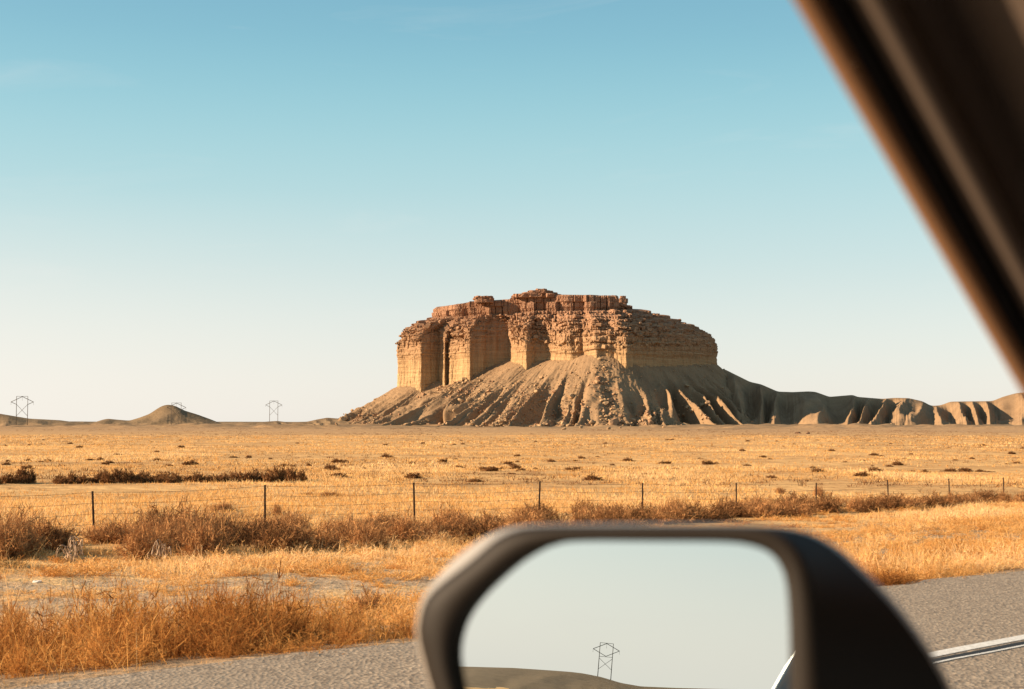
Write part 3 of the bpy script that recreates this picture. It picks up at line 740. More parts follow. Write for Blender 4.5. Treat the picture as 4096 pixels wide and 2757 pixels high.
# ------------------------------------------------------------------ pylons (two pole steel frames with a diamond of arms)
def pylon(P, yaw, label, height=30.0, lower_beam=False):
    root = empty('pylon', tuple(P)); root.rotation_euler.z = yaw
    hs, s = 5.0, height / 30.0
    for sx in (-1, 1):
        b = MB(); b.tube([(sx * hs * s, 0, -1.5), (sx * hs * s, 0, height * 0.5), (sx * hs * s, 0, height)], [0.32 * s, 0.27 * s, 0.22 * s], 8); b.build('pole', M['steel'], root, True)
    zt_, za, zm, zl, zx = height, height - 2.6 * s, height - 5.0 * s, height - 7.2 * s, height - 17.6 * s
    b = MB(); b.tube([(-hs * s * 1.02, 0, zt_), (hs * s * 1.02, 0, zt_)], 0.17 * s, 6); b.build('top_beam', M['steel'], root)
    for sx in (-1, 1):
        b = MB(); b.tube([(0, 0.3, zt_ - 0.25), (sx * 10 * s, 0.3, zm)], 0.26 * s, 6)
        b.tube([(sx * 10 * s, 0.3, zm), (0 if lower_beam else sx * hs * s, 0.3, zl - (2.6 * s if lower_beam else 0))], 0.24 * s, 6); b.build('crossarm', M['steel'], root)
        b = MB(); b.tube([(sx * 10 * s, 0.3, zm), (sx * 10 * s, 0.3, zm - 2.6 * s)], 0.09 * s, 6)
        b.build('insulator', M['steel'], root)
    zl2 = zl - (4.2 * s if lower_beam else 0)
    for sx in (-1, 1):
        b = MB(); b.tube([(sx * hs * s, -0.3 * sx, zl2), (-sx * hs * s, -0.3 * sx, zx - (2.0 * s if lower_beam else 0))], 0.16 * s, 6); b.build('cross_brace', M['steel'], root)
    b = MB(); b.tube([(0, 0.3, zt_ - 0.4), (0, 0.3, zt_ - 4.0 * s)], 0.09 * s, 6); b.build('insulator', M['steel'], root)
    if lower_beam:
        b = MB(); b.tube([(-hs * s, 0, zl - 3.0 * s), (hs * s, 0, zl - 3.0 * s)], 0.16 * s, 6); b.build('lower_beam', M['steel'], root)
    return tag(root, label, 'pylon', 'power line pylons')
def pylon_at(px, Y, py_top, label, h=30.0):
    x = xpx(px, Y); ztop = zpy(py_top, Y); return pylon((x, Y, ztop - h), 0.0, label, h)
pylon_at(90, 1264, 1586, 'two pole steel pylon standing before the low dark rise')
pylon_at(707, 1360, 1612, 'pylon whose top shows behind the peak of the cone hill', 27.0)
pylon_at(1096, 1725, 1604, 'pale thin pylon standing behind the bumpy rise near the mesa')

# ------------------------------------------------------------------ mirror optics: where the mirror stands and what stands behind the car
MC = at(2500, 2500, 0.78)
v0 = at(2430, 2760, 1.0) - np.array([0, 0, EYE]); v0 /= np.linalg.norm(v0)
R_AZ = 231.5
rr0 = np.array([math.sin(R(R_AZ)), math.cos(R(R_AZ)), 0.0])
MN = rr0 - v0; MN /= np.linalg.norm(MN)
def mirror_dir(px, py):
    v = ray(px, py); v = v / np.linalg.norm(v); return v - 2 * (v @ MN) * MN
def behind(px, py, dist):
    d = mirror_dir(px, py); return d / np.hypot(d[0], d[1]) * dist + np.array([0, 0, EYE - 0.1])
P = behind(2424, 2573, 1000)
hp = (2716 - 2573) / F * 1000 + 2
pylon((P[0], P[1], P[2] - hp), math.atan2(P[1], P[0]) + math.pi / 2, 'pylon reflected in the side mirror, standing on a ridge behind the car', hp, True)
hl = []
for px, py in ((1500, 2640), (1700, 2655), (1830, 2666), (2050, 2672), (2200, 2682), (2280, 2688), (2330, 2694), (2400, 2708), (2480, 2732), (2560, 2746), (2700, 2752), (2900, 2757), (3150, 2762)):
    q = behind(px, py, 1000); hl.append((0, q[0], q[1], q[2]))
hill('ridge_behind', hl, 700, 200, mat_talus('backlit_hill_clay', (0.075, 0.050, 0.031), (0.10, 0.067, 0.040), (0.13, 0.088, 0.052), (0.15, 0.10, 0.055)), 'dark sloping ridge seen only in the side mirror', 121, 60.0, 3.0, 2.0, 60, cutk=0.1)  # the ridge's backlit shade is put into its darker clay colours

# ------------------------------------------------------------------ vegetation
def blades(base, h, az, lean, w, tint, bend=True, curl=0.5):
    """flat tapering blades from base points; three triangles each (or one)"""
    N = len(base); dx, dy = np.cos(az), np.sin(az); fa = rng.uniform(0, 2 * math.pi, N); wx, wy = np.cos(fa) * w / 2, np.sin(fa) * w / 2
    top = base + np.stack([dx * lean, dy * lean, np.sqrt(np.maximum(h * h - lean * lean * 0.5, 0.02 * h * h))], -1)
    off = np.stack([wx, wy, 0 * wx], -1)
    if not bend:
        V = np.stack([base - off, base + off, top], 1).reshape(-1, 3)
        return V, np.arange(N * 3).reshape(-1, 3), np.repeat(tint, 3)
    mid = base + (top - base) * np.array([0.5 - 0.25 * curl, 0.5 - 0.25 * curl, 0.5 + 0.08 * curl])
    V = np.stack([base - off, base + off, mid - off * 0.8, mid + off * 0.8, top], 1).reshape(-1, 3)
    o = np.arange(N)[:, None] * 5
    Fc = np.concatenate([o + [0, 1, 3], o + [0, 3, 2], o + [2, 3, 4]])
    return V, Fc, np.repeat(tint, 5)
def grass_obj(name, parts, label):
    V, Fc, Tn, n = [], [], [], 0
    for v, f, t in parts: V.append(v); Fc.append(f + n); Tn.append(t); n += len(v)
    o = link(name, mk_mesh(name, np.concatenate(V), [np.concatenate(Fc)], False, {'tint': np.clip(np.concatenate(Tn), 0, 1)}), M['grass'])
    return tag(o, label, 'grass', kind='stuff')
def tufts(u, v, h, nb, spread, width, tint, lean=0.45, bend=True, hvar=0.35):
    x, y = xy(u, v); n = len(x)
    bx, by = np.repeat(x, nb) + rng.normal(0, 1, n * nb) * np.repeat(spread, nb), np.repeat(y, nb) + rng.normal(0, 1, n * nb) * np.repeat(spread, nb)
    hh = np.repeat(h, nb) * np.exp(rng.normal(0, hvar, n * nb)); az = rng.uniform(0, 2 * math.pi, n * nb)
    base = np.stack([bx, by, ground(bx, by) - 0.02], -1)
    tn = np.repeat(tint, nb) + rng.normal(0, 0.11, n * nb)
    return blades(base, hh, az, hh * lean * np.abs(rng.normal(0.7, 0.4, n * nb)), np.repeat(width, nb) * rng.uniform(0.6, 1.4, n * nb), tn, bend)
def scat(n, u0, u1, v0_, v1_): return rng.uniform(u0, u1, n), rng.uniform(v0_, v1_, n)
def fuzz_proto(seed, n_stem, n_twig, w):
    """a low dome of fine bent stalks, radius and height 1"""
    r = np.random.default_rng(seed)
    th = r.uniform(0, 2 * math.pi, n_stem); el = np.arcsin(r.uniform(0.15, 1.0, n_stem)); ln = r.uniform(0.55, 1.0, n_stem)
    d = np.stack([np.cos(el) * np.cos(th), np.cos(el) * np.sin(th), np.sin(el)], -1) * ln[:, None]
    b = r.normal(0, 0.22, (n_stem, 3)) * [1, 1, 0]
    i_ = r.integers(0, n_stem, n_twig); f = r.uniform(0.25, 1, n_twig)
    tb = b[i_] + d[i_] * f[:, None]; tl = r.normal(size=(n_twig, 3)) + d[i_] * 1.3 + [0, 0, 0.25]; tl /= np.linalg.norm(tl, axis=1)[:, None]
    bb = np.concatenate([b, tb]); tt_ = np.concatenate([b + d, tb + tl * r.uniform(0.12, 0.38, n_twig)[:, None]]); tt_[:, 2] = np.maximum(tt_[:, 2], 0.01)
    N = len(bb); ax = np.cross(tt_ - bb, r.normal(size=(N, 3))); ax /= np.linalg.norm(ax, axis=1)[:, None] + 1e-9
    m = (bb + tt_) / 2 + r.normal(0, 0.05, (N, 3)); o_ = ax * w / 2
    V = np.stack([bb - o_, bb + o_, m - o_ * 0.8, m + o_ * 0.8, tt_], 1).reshape(-1, 3); o2 = np.arange(N)[:, None] * 5
    return V, np.concatenate([o2 + [0, 1, 3], o2 + [0, 3, 2], o2 + [2, 3, 4]]), np.repeat(r.normal(0, 0.10, N), 5)
FZP = [fuzz_proto(401 + i, 46, 330, 0.016) for i in range(5)]
FZC = [fuzz_proto(411 + i, 30, 150, 0.030) for i in range(5)]
def fuzz(u, v, rad_, h, tint, protos=FZP):
    VV, FF, TT, n = [], [], [], 0
    x, y = xy(u, v); z = ground(x, y)
    for k_ in range(len(x)):
        V, Fc, Tn = protos[k_ % len(protos)]; a = rng.uniform(0, 6.28); c_, s_ = math.cos(a), math.sin(a)
        W_ = np.stack([(V[:, 0] * c_ - V[:, 1] * s_) * rad_[k_] + x[k_], (V[:, 0] * s_ + V[:, 1] * c_) * rad_[k_] + y[k_], V[:, 2] * h[k_] + z[k_] - 0.01], -1)
        VV.append(W_); FF.append(Fc + n); TT.append(Tn + tint[k_]); n += len(V)
    return np.concatenate(VV), np.concatenate(FF), np.concatenate(TT)
# rust coloured clumps and thin stalks at the paving edge
parts = []
u, v = scat(1500, -5, 32, 7.6, 12.4)
lat = (v - 7.5) / 4.9
pn = vnoise(u * 0.8, v * 0.8, seed=131); pc = fbm(u * 0.55 + 7, v * 0.7, seed=133, oct=3)
f = (pn > -0.45) & (rng.uniform(0, 1, len(u)) < np.where(lat > 0.65, 0.55, 1.0))
hgt = (0.15 + 0.37 * sstep(0.02, 0.28, lat) * (0.7 + 0.6 * pn)) * (1 - 0.45 * sstep(0.6, 1.0, lat)) * rng.uniform(0.75, 1.3, len(u))
tn = 0.47 + 0.44 * pc + 0.14 * sstep(0.4, 1.0, lat) + 0.14 * sstep(10, 15, u) + rng.normal(0, 0.07, len(u))
parts.append(fuzz(u[f], v[f], rng.uniform(0.18, 0.44, len(u))[f], np.clip(hgt[f], 0.06, 0.8), tn[f]))
u, v = scat(3600, -6, 34, 7.5, 12.2); lat = (v - 7.5) / 4.7
pn = vnoise(u * 0.8, v * 0.8, seed=131); pc = fbm(u * 0.55 + 7, v * 0.7, seed=133, oct=3)
f = (pn > -0.35) & (rng.uniform(0, 1, len(u)) < 0.2 + 0.6 * sstep(0.05, 0.25, lat))
parts.append(tufts(u[f], v[f], np.clip(0.12 + 0.36 * sstep(0.0, 0.3, lat) * (0.8 + 0.6 * pn), 0.05, 0.62)[f], 16, np.full(f.sum(), 0.10), np.full(f.sum(), 0.0045), (0.56 + 0.34 * pc + 0.1 * sstep(10, 15, u))[f], 1.2))
u, v = scat(900, -8, 44, 11.6, 15.6); pn = fbm(u * 0.4, v * 0.6, seed=135, oct=3); f = rng.uniform(-0.9, 0.8, len(u)) < pn + 1.2 * sstep(9, 15, u)
parts.append(fuzz(u[f], v[f], rng.uniform(0.2, 0.45, len(u))[f], (rng.uniform(0.09, 0.22, len(u)) * (1 + 0.7 * sstep(9, 15, u)))[f], 0.66 + 0.25 * pn[f], FZC))
u, v = scat(900, -6, 32, 7.3, 9.0)
parts.append(tufts(u, v, np.full(len(u), 0.05), 7, np.full(len(u), 0.10), np.full(len(u), 0.006), np.full(len(u), 0.62), 1.5))
grass_obj('verge_grass', parts, 'rust orange dry weeds and grass along the edge of the asphalt')
parts = []
u, v = scat(1500, -14, 60, 15.2, 20.5); pn = fbm(u * 0.3, v * 0.7, seed=137, oct=3); f = rng.uniform(-0.25, 1.0, len(u)) < pn + 1.1 * sstep(10, 17, u) - 0.25 * sstep(17.5, 16.5, v)
parts.append(fuzz(u[f], v[f], rng.uniform(0.2, 0.5, len(u))[f], (rng.uniform(0.07, 0.19, len(u)) * (1 + 0.6 * sstep(10, 17, u)))[f], 0.66 + 0.25 * pn[f], FZC))
u, v = scat(2300, -16, 80, 19.6, 29.8); pn = fbm(u * 0.22, v * 0.5, seed=139, oct=3); f = rng.uniform(-0.9, 0.5, len(u)) < pn + 0.1
parts.append(fuzz(u[f], v[f], rng.uniform(0.3, 0.6, len(u))[f], (rng.uniform(0.14, 0.32, len(u)) * (1 + 0.4 * pn))[f], 0.74 + 0.26 * pn[f] - 0.22 * sstep(14, 9, u[f]) + rng.normal(0, 0.09, f.sum()), FZC))
u, v = scat(9000, -16, 80, 19.5, 29.5); pn = fbm(u * 0.22, v * 0.5, seed=139, oct=3); f = rng.uniform(-1.0, 0.5, len(u)) < pn + 0.1
parts.append(tufts(u[f], v[f], np.clip(0.13 + 0.09 * pn[f], 0.05, 0.25), 12, np.full(f.sum(), 0.16), np.full(f.sum(), 0.011), 0.76 + 0.22 * pn[f], 0.9))
grass_obj('pale_grass', parts, 'pale golden dry grass in front of the wire fence')
parts = []
for (y0, y1, n, nb, hh_, ww) in ((26, 60, 15000, 10, 0.13, 0.020), (60, 120, 18000, 7, 0.14, 0.045), (120, 260, 20000, 5, 0.16, 0.11), (260, 520, 15000, 4, 0.2, 0.28)):
    yy = np.sqrt(rng.uniform(y0 ** 2, y1 ** 2, n)); xx = rng.uniform(-0.42, 0.42, n) * yy
    u, v = uv(xx, yy); pn = fbm(xx * 0.10, yy * 0.05, seed=141, oct=4)
    f = (v > 28.5) & (rng.uniform(-0.75, 0.6, n) < pn)
    parts.append(tufts(u[f], v[f], np.full(f.sum(), hh_) * (1 + 0.3 * pn[f]), nb, np.full(f.sum(), 0.16 + y0 * 0.0016), np.full(f.sum(), ww), 0.70 + 0.24 * pn[f] + rng.normal(0, 0.08, f.sum()) - 0.05 * (y0 > 250), 1.1, y0 < 60))
grass_obj('field_grass', parts, 'short golden bunch grass covering the field beyond the fence')
# small dark scrub dots, past counting
n = 17000
yy = np.exp(rng.uniform(math.log(80), math.log(1150), n)); xx = rng.uniform(-0.42, 0.42, n) * yy
u, v = uv(xx, yy); pn = fbm(xx * 0.02, yy * 0.006, seed=151, oct=4); f = (v > 31) & (rng.uniform(-0.4, 0.9, n) < pn + 0.1)
sc_ = (0.10 + 0.10 * rng.uniform(0, 1, f.sum())) * (1 + yy[f] / 500)
V_, F_, T_ = tufts(u[f], v[f], sc_, 14, sc_ * 1.1, sc_ * 0.22, np.full(f.sum(), 0.35), 1.4, False)
o = link('low_scrub', mk_mesh('low_scrub', V_, [F_], False, {'tint': np.clip(T_, 0, 1)}), M['shrub'])
tag(o, 'tiny dark scrub dotted across the golden plain', 'scrub', kind='stuff')

def shrub_mesh(seed, n_stem=150, n_twig=900, wide=1.0, tint=0.35, fat=1.0):
    """a dome of fine twigs, radius about 1 m and height about 1 m before scaling"""
    global rng
    keep_ = rng; rng = np.random.default_rng(seed)
    th = rng.uniform(0, 2 * math.pi, n_stem); ph = np.arccos(rng.uniform(0.08, 1, n_stem))
    ln = rng.uniform(0.6, 1.05, n_stem) * (0.85 + 0.35 * vnoise(np.cos(th) * 1.7, np.sin(th) * 1.7, ph * 1.5, seed=seed))
    d = np.stack([np.sin(ph) * np.cos(th) * wide, np.sin(ph) * np.sin(th) * wide, np.cos(ph)], -1) * ln[:, None]
    b = rng.normal(0, 0.10, (n_stem, 3)) * [1, 1, 0] + [0, 0, -0.03]
    def rib(b, t, w, tn):
        N = len(b); r = rng.normal(size=(N, 3)); ax = np.cross(t - b, r); ax /= np.linalg.norm(ax, axis=1)[:, None] + 1e-9
        m = (b + t) / 2 + rng.normal(0, 0.04, (N, 3)); o_ = ax * w[:, None] / 2
        V = np.stack([b - o_, b + o_, m - o_ * 0.8, m + o_ * 0.8, t], 1).reshape(-1, 3); o2 = np.arange(N)[:, None] * 5
        return V, np.concatenate([o2 + [0, 1, 3], o2 + [0, 3, 2], o2 + [2, 3, 4]]), np.repeat(tn, 5)
    P = [rib(b, b + d * 0.86, np.full(n_stem, 0.014), np.clip(rng.normal(tint, 0.12, n_stem), 0, 1))]
    i = rng.integers(0, n_stem, n_twig); f = rng.uniform(0.2, 0.92, n_twig) ** 0.8
    tb = b[i] + d[i] * f[:, None]
    tl = rng.normal(size=(n_twig, 3)) + d[i] * 1.1 + [0, 0, 0.35]; tl /= np.linalg.norm(tl, axis=1)[:, None]
    te = tb + tl * rng.uniform(0.10, 0.30, n_twig)[:, None]; te[:, 2] = np.maximum(te[:, 2], 0.0)
    P.append(rib(tb, te, np.full(n_twig, 0.022 * fat), np.clip(rng.normal(tint + 0.12, 0.2, n_twig), 0, 1)))
    rng = keep_
    V, Fc, Tn, n = [], [], [], 0
    for v, f, t in P: V.append(v); Fc.append(f + n); Tn.append(t); n += len(v)
    me = mk_mesh('shrub', np.concatenate(V), [np.concatenate(Fc)], False, {'tint': np.concatenate(Tn)}); me.materials.append(M['shrub'])
    return me
SH_FAR = [shrub_mesh(341 + i, 120, 1300, 1.0, 0.30, 3.0) for i in range(4)]
SH_DARK = [shrub_mesh(301 + i, 150, 2600, 1.0, 0.34, 0.75) for i in range(4)]
SH_RED = [shrub_mesh(321 + i, 130, 2200, 1.0, 0.66, 0.75) for i in range(4)]
def shrub(P, rad_, h, meshes, label, group=None, cat='shrub'):
    o = link('shrub', random.choice(meshes)); o.location = (P[0], P[1], P[2] - 0.03)
    o.rotation_euler.z = random.uniform(0, 6.28); o.scale = (rad_, rad_ * random.uniform(0.8, 1.1), h)
    return tag(o, label, cat, group)
# dense row in the field
for px in np.arange(-40, 1215, 27):
    px = px + random.uniform(-16, 16)
    if 130 < px < 300 and random.random() < 0.55: continue
    py = 1936 - 10 * px / 1210 + random.uniform(-4, 3); P = ray_ground(px, py)
    hpx = {True: 40, False: 27}[abs(px - 470) < 70 or abs(px - 110) < 30 or abs(px - 1130) < 60] * random.uniform(0.6, 1.25)
    shrub(P, random.uniform(36, 60) / F * P[1], hpx / F * P[1] * 1.75, SH_FAR, 'dark dense shrub in the long hedge-like row across the field', 'shrubs in the long row across the field')
# scattered bushes (base pixel, half width px, height px)
SCAT = [(30, 1848, 11, 12), (195, 1846, 22, 12), (165, 1849, 14, 7), (400, 1842, 18, 16), (360, 1842, 26, 9), (682, 1866, 20, 11), (697, 1902, 16, 12), (935, 1832, 22, 9), (995, 1832, 16, 12), (1082, 1837, 12, 7), (1133, 1866, 18, 14), (1175, 1868, 18, 10), (1235, 1865, 14, 14),
        (1376, 1866, 18, 9), (1352, 1907, 48, 20), (1405, 1897, 12, 9), (472, 1820, 26, 7), (1539, 1829, 20, 15), (1385, 1847, 16, 9), (1453, 1877, 18, 10), (1786, 1838, 8, 8), (1822, 1838, 16, 6), (1786, 1854, 14, 6), (1925, 1878, 16, 13), (1977, 1878, 14, 13), (2006, 1878, 12, 13), (2052, 1864, 28, 11), (2084, 1882, 20, 12),
        (2142, 1878, 16, 11), (2045, 1897, 26, 8), (1852, 1778, 12, 6), (1633, 1900, 14, 7), (1573, 1885, 8, 5), (1676, 1912, 22, 10), (2649, 1856, 22, 12), (2575, 1900, 24, 10), (2865, 1856, 14, 9), (2990, 1864, 26, 9), (2700, 1878, 20, 9), (3558, 1868, 20, 10), (3650, 1888, 16, 9), (3700, 1890, 20, 14), (3800, 1888, 34, 17), (3860, 1888, 40, 20), (3920, 1888, 30, 12), (3960, 1889, 40, 6), (4030, 1858, 12, 6),
        (3490, 1866, 12, 6), (3380, 1850, 14, 6), (3250, 1872, 18, 8), (3080, 1838, 14, 6), (2450, 1862, 18, 8), (2300, 1845, 14, 6), (2390, 1828, 12, 5), (2800, 1836, 16, 6), (3620, 1836, 16, 5), (3820, 1842, 18, 6)]
for px, py, hw, hh_ in SCAT:
    P = ray_ground(px, py)
    shrub(P, hw / F * P[1] * 1.1, hh_ / F * P[1] * 1.15, SH_FAR, 'lone dark low bush standing apart in the open golden field', 'lone bushes dotted over the open field')
for _ in range(70):
    px, py = random.uniform(-50, 4150), 1760 + 170 * random.random() ** 1.3; P = ray_ground(px, py)
    s_ = random.uniform(0.5, 1.0)
    shrub(P, s_, s_ * 0.55, SH_FAR, 'lone dark low bush standing apart in the open golden field', 'lone bushes dotted over the open field')
for px, py, hw, hh_, lab in ((1320, 1984, 90, 26, 'wide reddish low bush between the fence and the long shrub row'), (1230, 1980, 50, 20, 'small reddish bush beside the wide reddish one beyond the fence'), (3120, 1975, 30, 44, 'rounded loose bush standing alone just beyond the fence wire'), (3275, 1990, 34, 74, 'tall thin loose bush beside a fence post, sky coloured gaps'),
                             (890, 2045, 75, 60, 'broad dark bush beyond the first two fence posts'), (1110, 2060, 34, 64, 'narrow upright bush just past a fence post')):
    P = ray_ground(px, py); shrub(P, hw / F * P[1], hh_ / F * P[1], SH_RED, lab.replace(', sky coloured gaps', ''))
# thick belt of shrubs along the fence (u along the fence, v across)
u_ = 8.0
while u_ < 74:
    for vv, prob in ((25.2, 0.8), (26.6, 0.9), (27.9, 1.0), (29.2, 0.8)):
        if random.random() > prob: continue
        uu, v_ = u_ + random.uniform(-0.6, 0.6), vv + random.uniform(-0.9, 0.9)
        if uu > 30 and v_ < 26.5: continue
        x, y = xy(uu, v_); P = (x, y, float(ground(x, y)))
        px_, _ = project(P)
        tall = 1.0 + 0.55 * math.exp(-((px_ - 740) / 190) ** 2) + 0.5 * math.exp(-((px_ - 40) / 170) ** 2) + 0.15 * math.exp(-((px_ - 1950) / 150) ** 2)
        hh_ = random.uniform(0.55, 0.9) * tall
        shrub(P, random.uniform(0.6, 1.05), hh_, SH_DARK if random.random() < 0.45 else SH_RED, 'tangled brown shrub in the thick belt along the wire fence', 'shrubs in the belt along the wire fence')
    u_ += 1.05
# low bushes in the near verge
for px, py, hw, hh_, m_, lab in ((1010, 2545, 110, 110, SH_RED, 'dark twiggy clump in the verge grass near the asphalt'), (1480, 2500, 190, 150, SH_RED, 'large dark brown clump in the verge grass beside the side mirror'), (1330, 2520, 120, 80, SH_DARK, 'low dark clump in the verge just before the large brown clump'), (300, 2640, 130, 110, SH_RED, 'dark clump in the verge grass at the paving edge'),
                                 (3880, 2275, 120, 70, SH_RED, 'brown clump in the bright verge grass past the side mirror'), (60, 2560, 120, 130, SH_RED, 'tall brown clump in the verge at the picture edge')):
    P = ray_ground(px, py); shrub(P, hw / F * P[1], 1.5 * hh_ / F * P[1], m_, lab)
# bleached dead branches
def dead_branch(px, py, w, h, label, seed):
    P = ray_ground(px, py); r = random.Random(seed); b = MB(); s = P[1] / F
    for _ in range(15):
        x0, y0 = r.uniform(-0.35, 0.35) * w * s, r.uniform(-0.3, 0.3); a = r.uniform(0, 6.28); L_ = w * s * r.uniform(0.18, 0.5); hz = h * s * r.uniform(0.35, 1.0)
        p = [x0, y0, hz * 0.25]; pts = [(0.0, 0.0, -0.02), tuple(p)]; up = hz / L_ * 1.3
        for q in range(6):
            a += r.uniform(-0.5, 0.5); p = [p[0] + math.cos(a) * L_ / 6, p[1] + math.sin(a) * L_ / 8, max(0.02, p[2] + up * L_ / 6 + r.uniform(-0.03, 0.03))]; up -= hz / L_ * 0.5
            pts.append(tuple(p))
        b.tube(pts, [0.014, 0.013, 0.013, 0.011, 0.010, 0.008, 0.006, 0.003], 5)
    o = b.build('dead_branch', M['dead'], None, True); o.location = P
    return tag(o, label, 'dead branch')
dead_branch(290, 2252, 130, 160, 'bleached dead branches arching over the dark shrubs beside a fence post', 5)
dead_branch(640, 2245, 110, 130, 'small bleached dead branch lying before the tall brown shrubs', 9)
P = ray_ground(150, 2330)
wr = rock_mesh('stone', 271, 0.45); wr.materials.append(M['white_rock'])
o = link('stone', wr); o.location = P; o.scale = (0.085, 0.07, 0.075); tag(o, 'pale white stone lying on the dirt track', 'stone')
P = ray_ground(125, 2372); o = link('stone', dark_rock); o.location = P; o.scale = (0.06, 0.05, 0.03); tag(o, 'small dark flat stone on the dirt track', 'stone')

# ------------------------------------------------------------------ wire fence
fence = empty('wire_fence')
tag(fence, 'long wire fence on thin steel posts crossing the dry grassland', 'fence')
MEAS = {0: (370, 1965), 1: (1060, 1940), 2: (1655, 1930), 3: (2160, 1925), 4: (2570, 1932), 5: (2945, 1932), 6: (3265, 1932), 7: (3550, 1920), 8: (3795, 1915), 9: (4013, 1910)}
tops = []
for n in range(-2, 13):
    Z = 3.27 * (n + 9.8)
    px, py = MEAS.get(n, (7800 - 73000 / (n + 9.95), 1985 if n < 0 else 1906))
    Pt = at(px, py, Z); gz = float(ground(Pt[0], Pt[1]))
    if n not in MEAS: Pt[2] = gz + 1.12
    tops.append(Pt)
    b = MB(); hgt_ = Pt[2] - gz
    lean = 0.05 if n == 0 else random.uniform(-0.035, 0.035)
    f_ = lambda p: (p[0] - lean * (hgt_ - p[2]) * -1, p[1], p[2])
    b.box((-0.024, -0.004, -0.3), (0.024, 0.004, hgt_), f_); b.box((-0.005, -0.034, -0.3), (0.005, -0.0045, hgt_ - 0.002), f_)
    o = b.build('post', M['rust'], fence); o.location = (Pt[0], Pt[1], gz)
for hh_ in (0.03, 0.27, 0.51, 0.74, 0.95):
    b = MB(); pts = []
    for i in range(len(tops) - 1):
        for f in (0, 0.25, 0.5, 0.75):
            p = tops[i] * (1 - f) + tops[i + 1] * f; pts.append((p[0], p[1], p[2] - hh_ - 0.05 * 4 * f * (1 - f) - 0.0))
    b.tube(pts, 0.0034, 4); b.build('wire', M['wire'], fence)

# ------------------------------------------------------------------ the car the picture is taken from
car = empty('car', (0, 0, 0))
tag(car, 'car the view is taken from, with black framed side mirror and window pillar', 'car')
fn = lambda p: uvz(*p)
def outline(pts, n=120, c=(2480, 2560)):
    """closed smooth outline resampled by angle about c"""
    P = np.array(pts, float); m = len(P); o = []
    for i in range(m):
        p0, p1, p2, p3 = P[i - 1], P[i], P[(i + 1) % m], P[(i + 2) % m]
        for t in np.linspace(0, 1, 12, endpoint=False):
            o.append(0.5 * ((2 * p1) + (-p0 + p2) * t + (2 * p0 - 5 * p1 + 4 * p2 - p3) * t * t + (-p0 + 3 * p1 - 3 * p2 + p3) * t ** 3))
    o = np.array(o); a = np.arctan2(o[:, 1] - c[1], o[:, 0] - c[0]); r = np.hypot(o[:, 0] - c[0], o[:, 1] - c[1])
    i = np.argsort(a); a, r = a[i], r[i]
    aa = np.linspace(-math.pi, math.pi, n, endpoint=False)
    rr_ = np.interp(aa, np.concatenate([a - 2 * math.pi, a, a + 2 * math.pi]), np.concatenate([r, r, r]))
    return np.stack([c[0] + rr_ * np.cos(aa), c[1] + rr_ * np.sin(aa)], -1)
OUT = outline([(1664, 2500), (1685, 2400), (1750, 2310), (1830, 2225), (1920, 2160), (2010, 2120), (2120, 2100), (2400, 2095), (2700, 2095), (3000, 2098), (3150, 2108), (3270, 2142), (3380, 2210), (3500, 2322), (3600, 2430), (3700, 2565), (3760, 2660), (3810, 2757), (3850, 2850), (3830, 2960), (3700, 3020), (3300, 3045), (2600, 3045), (2050, 3030), (1860, 2980), (1765, 2880), (1712, 2740), (1680, 2620), (1665, 2550)])
RIM = outline([(1676, 2520), (1698, 2412), (1762, 2324), (1845, 2240), (1935, 2174), (2022, 2133), (2125, 2110), (2400, 2108), (2700, 2108), (2990, 2112), (3100, 2135), (3180, 2185), (3232, 2270), (3258, 2400), (3270, 2560), (3282, 2757), (3282, 2870), (3220, 2965), (3000, 3005), (2500, 3012), (2070, 3005), (1885, 2968), (1785, 2875), (1724, 2740), (1690, 2630)])
GLS = outline([(1815, 2640), (1826, 2550), (1860, 2468), (1935, 2370), (2040, 2272), (2130, 2212), (2200, 2182), (2300, 2166), (2600, 2166), (2880, 2169), (3000, 2182), (3080, 2214), (3125, 2272), (3146, 2352), (3156, 2500), (3161, 2757), (3155, 2850), (3100, 2920), (2900, 2945), (2400, 2945), (2000, 2930), (1890, 2880), (1840, 2780)])
def on_plane(px2, back):
    o = []
    for px, py in px2:
        d = ray(px, py); q = MC - MN * back; e = np.array([0, 0, EYE]); o.append(e + d * (((q - e) @ MN) / (d @ MN)))
    return np.array(o)
def lerp(a, b, t): return a * (1 - t) + b * t
CC = np.array([2480.0, 2560.0])
def inset(P, w):
    d = CC - P; return P + d / np.linalg.norm(d, axis=1)[:, None] * np.asarray(w).reshape(-1, 1)
RIM2 = inset(OUT, 9 + 42 * np.exp(-(((OUT[:, 0] - 1850) / 190) ** 2 + ((OUT[:, 1] - 2230) / 150) ** 2)) + 14 * sstep(3200, 3500, OUT[:, 0]))
wr_ = sstep(2850, 3200, RIM[:, 0])[:, None]
RIM1 = inset(RIM2, 10) * (1 - wr_) + RIM * wr_
dep2 = 0.008 + 0.040 * sstep(3000, 3450, RIM2[:, 0])
def on_plane_var(px2, back):
    return np.array([on_plane(px2[i_:i_ + 1], float(back[i_]))[0] for i_ in range(len(px2))])
MB_ = np.array([[2760, 2620]])
side_mirror = link('side_mirror', grid_mesh('side_mirror', np.array([on_plane_var(RIM2, dep2), on_plane_var(lerp(RIM2, OUT, 0.5), dep2 + (0.055 - dep2) * 0.35), on_plane_var(lerp(RIM2, OUT, 0.85), dep2 + (0.055 - dep2) * 0.7), on_plane(OUT, 0.055),
     on_plane(lerp(OUT, MB_, 0.06), 0.085), on_plane(lerp(OUT, MB_, 0.25), 0.12), on_plane(lerp(OUT, MB_, 0.6), 0.14), on_plane(lerp(OUT, MB_, 0.999), 0.147)]), closed=True, smooth=True), M['shell'], car)
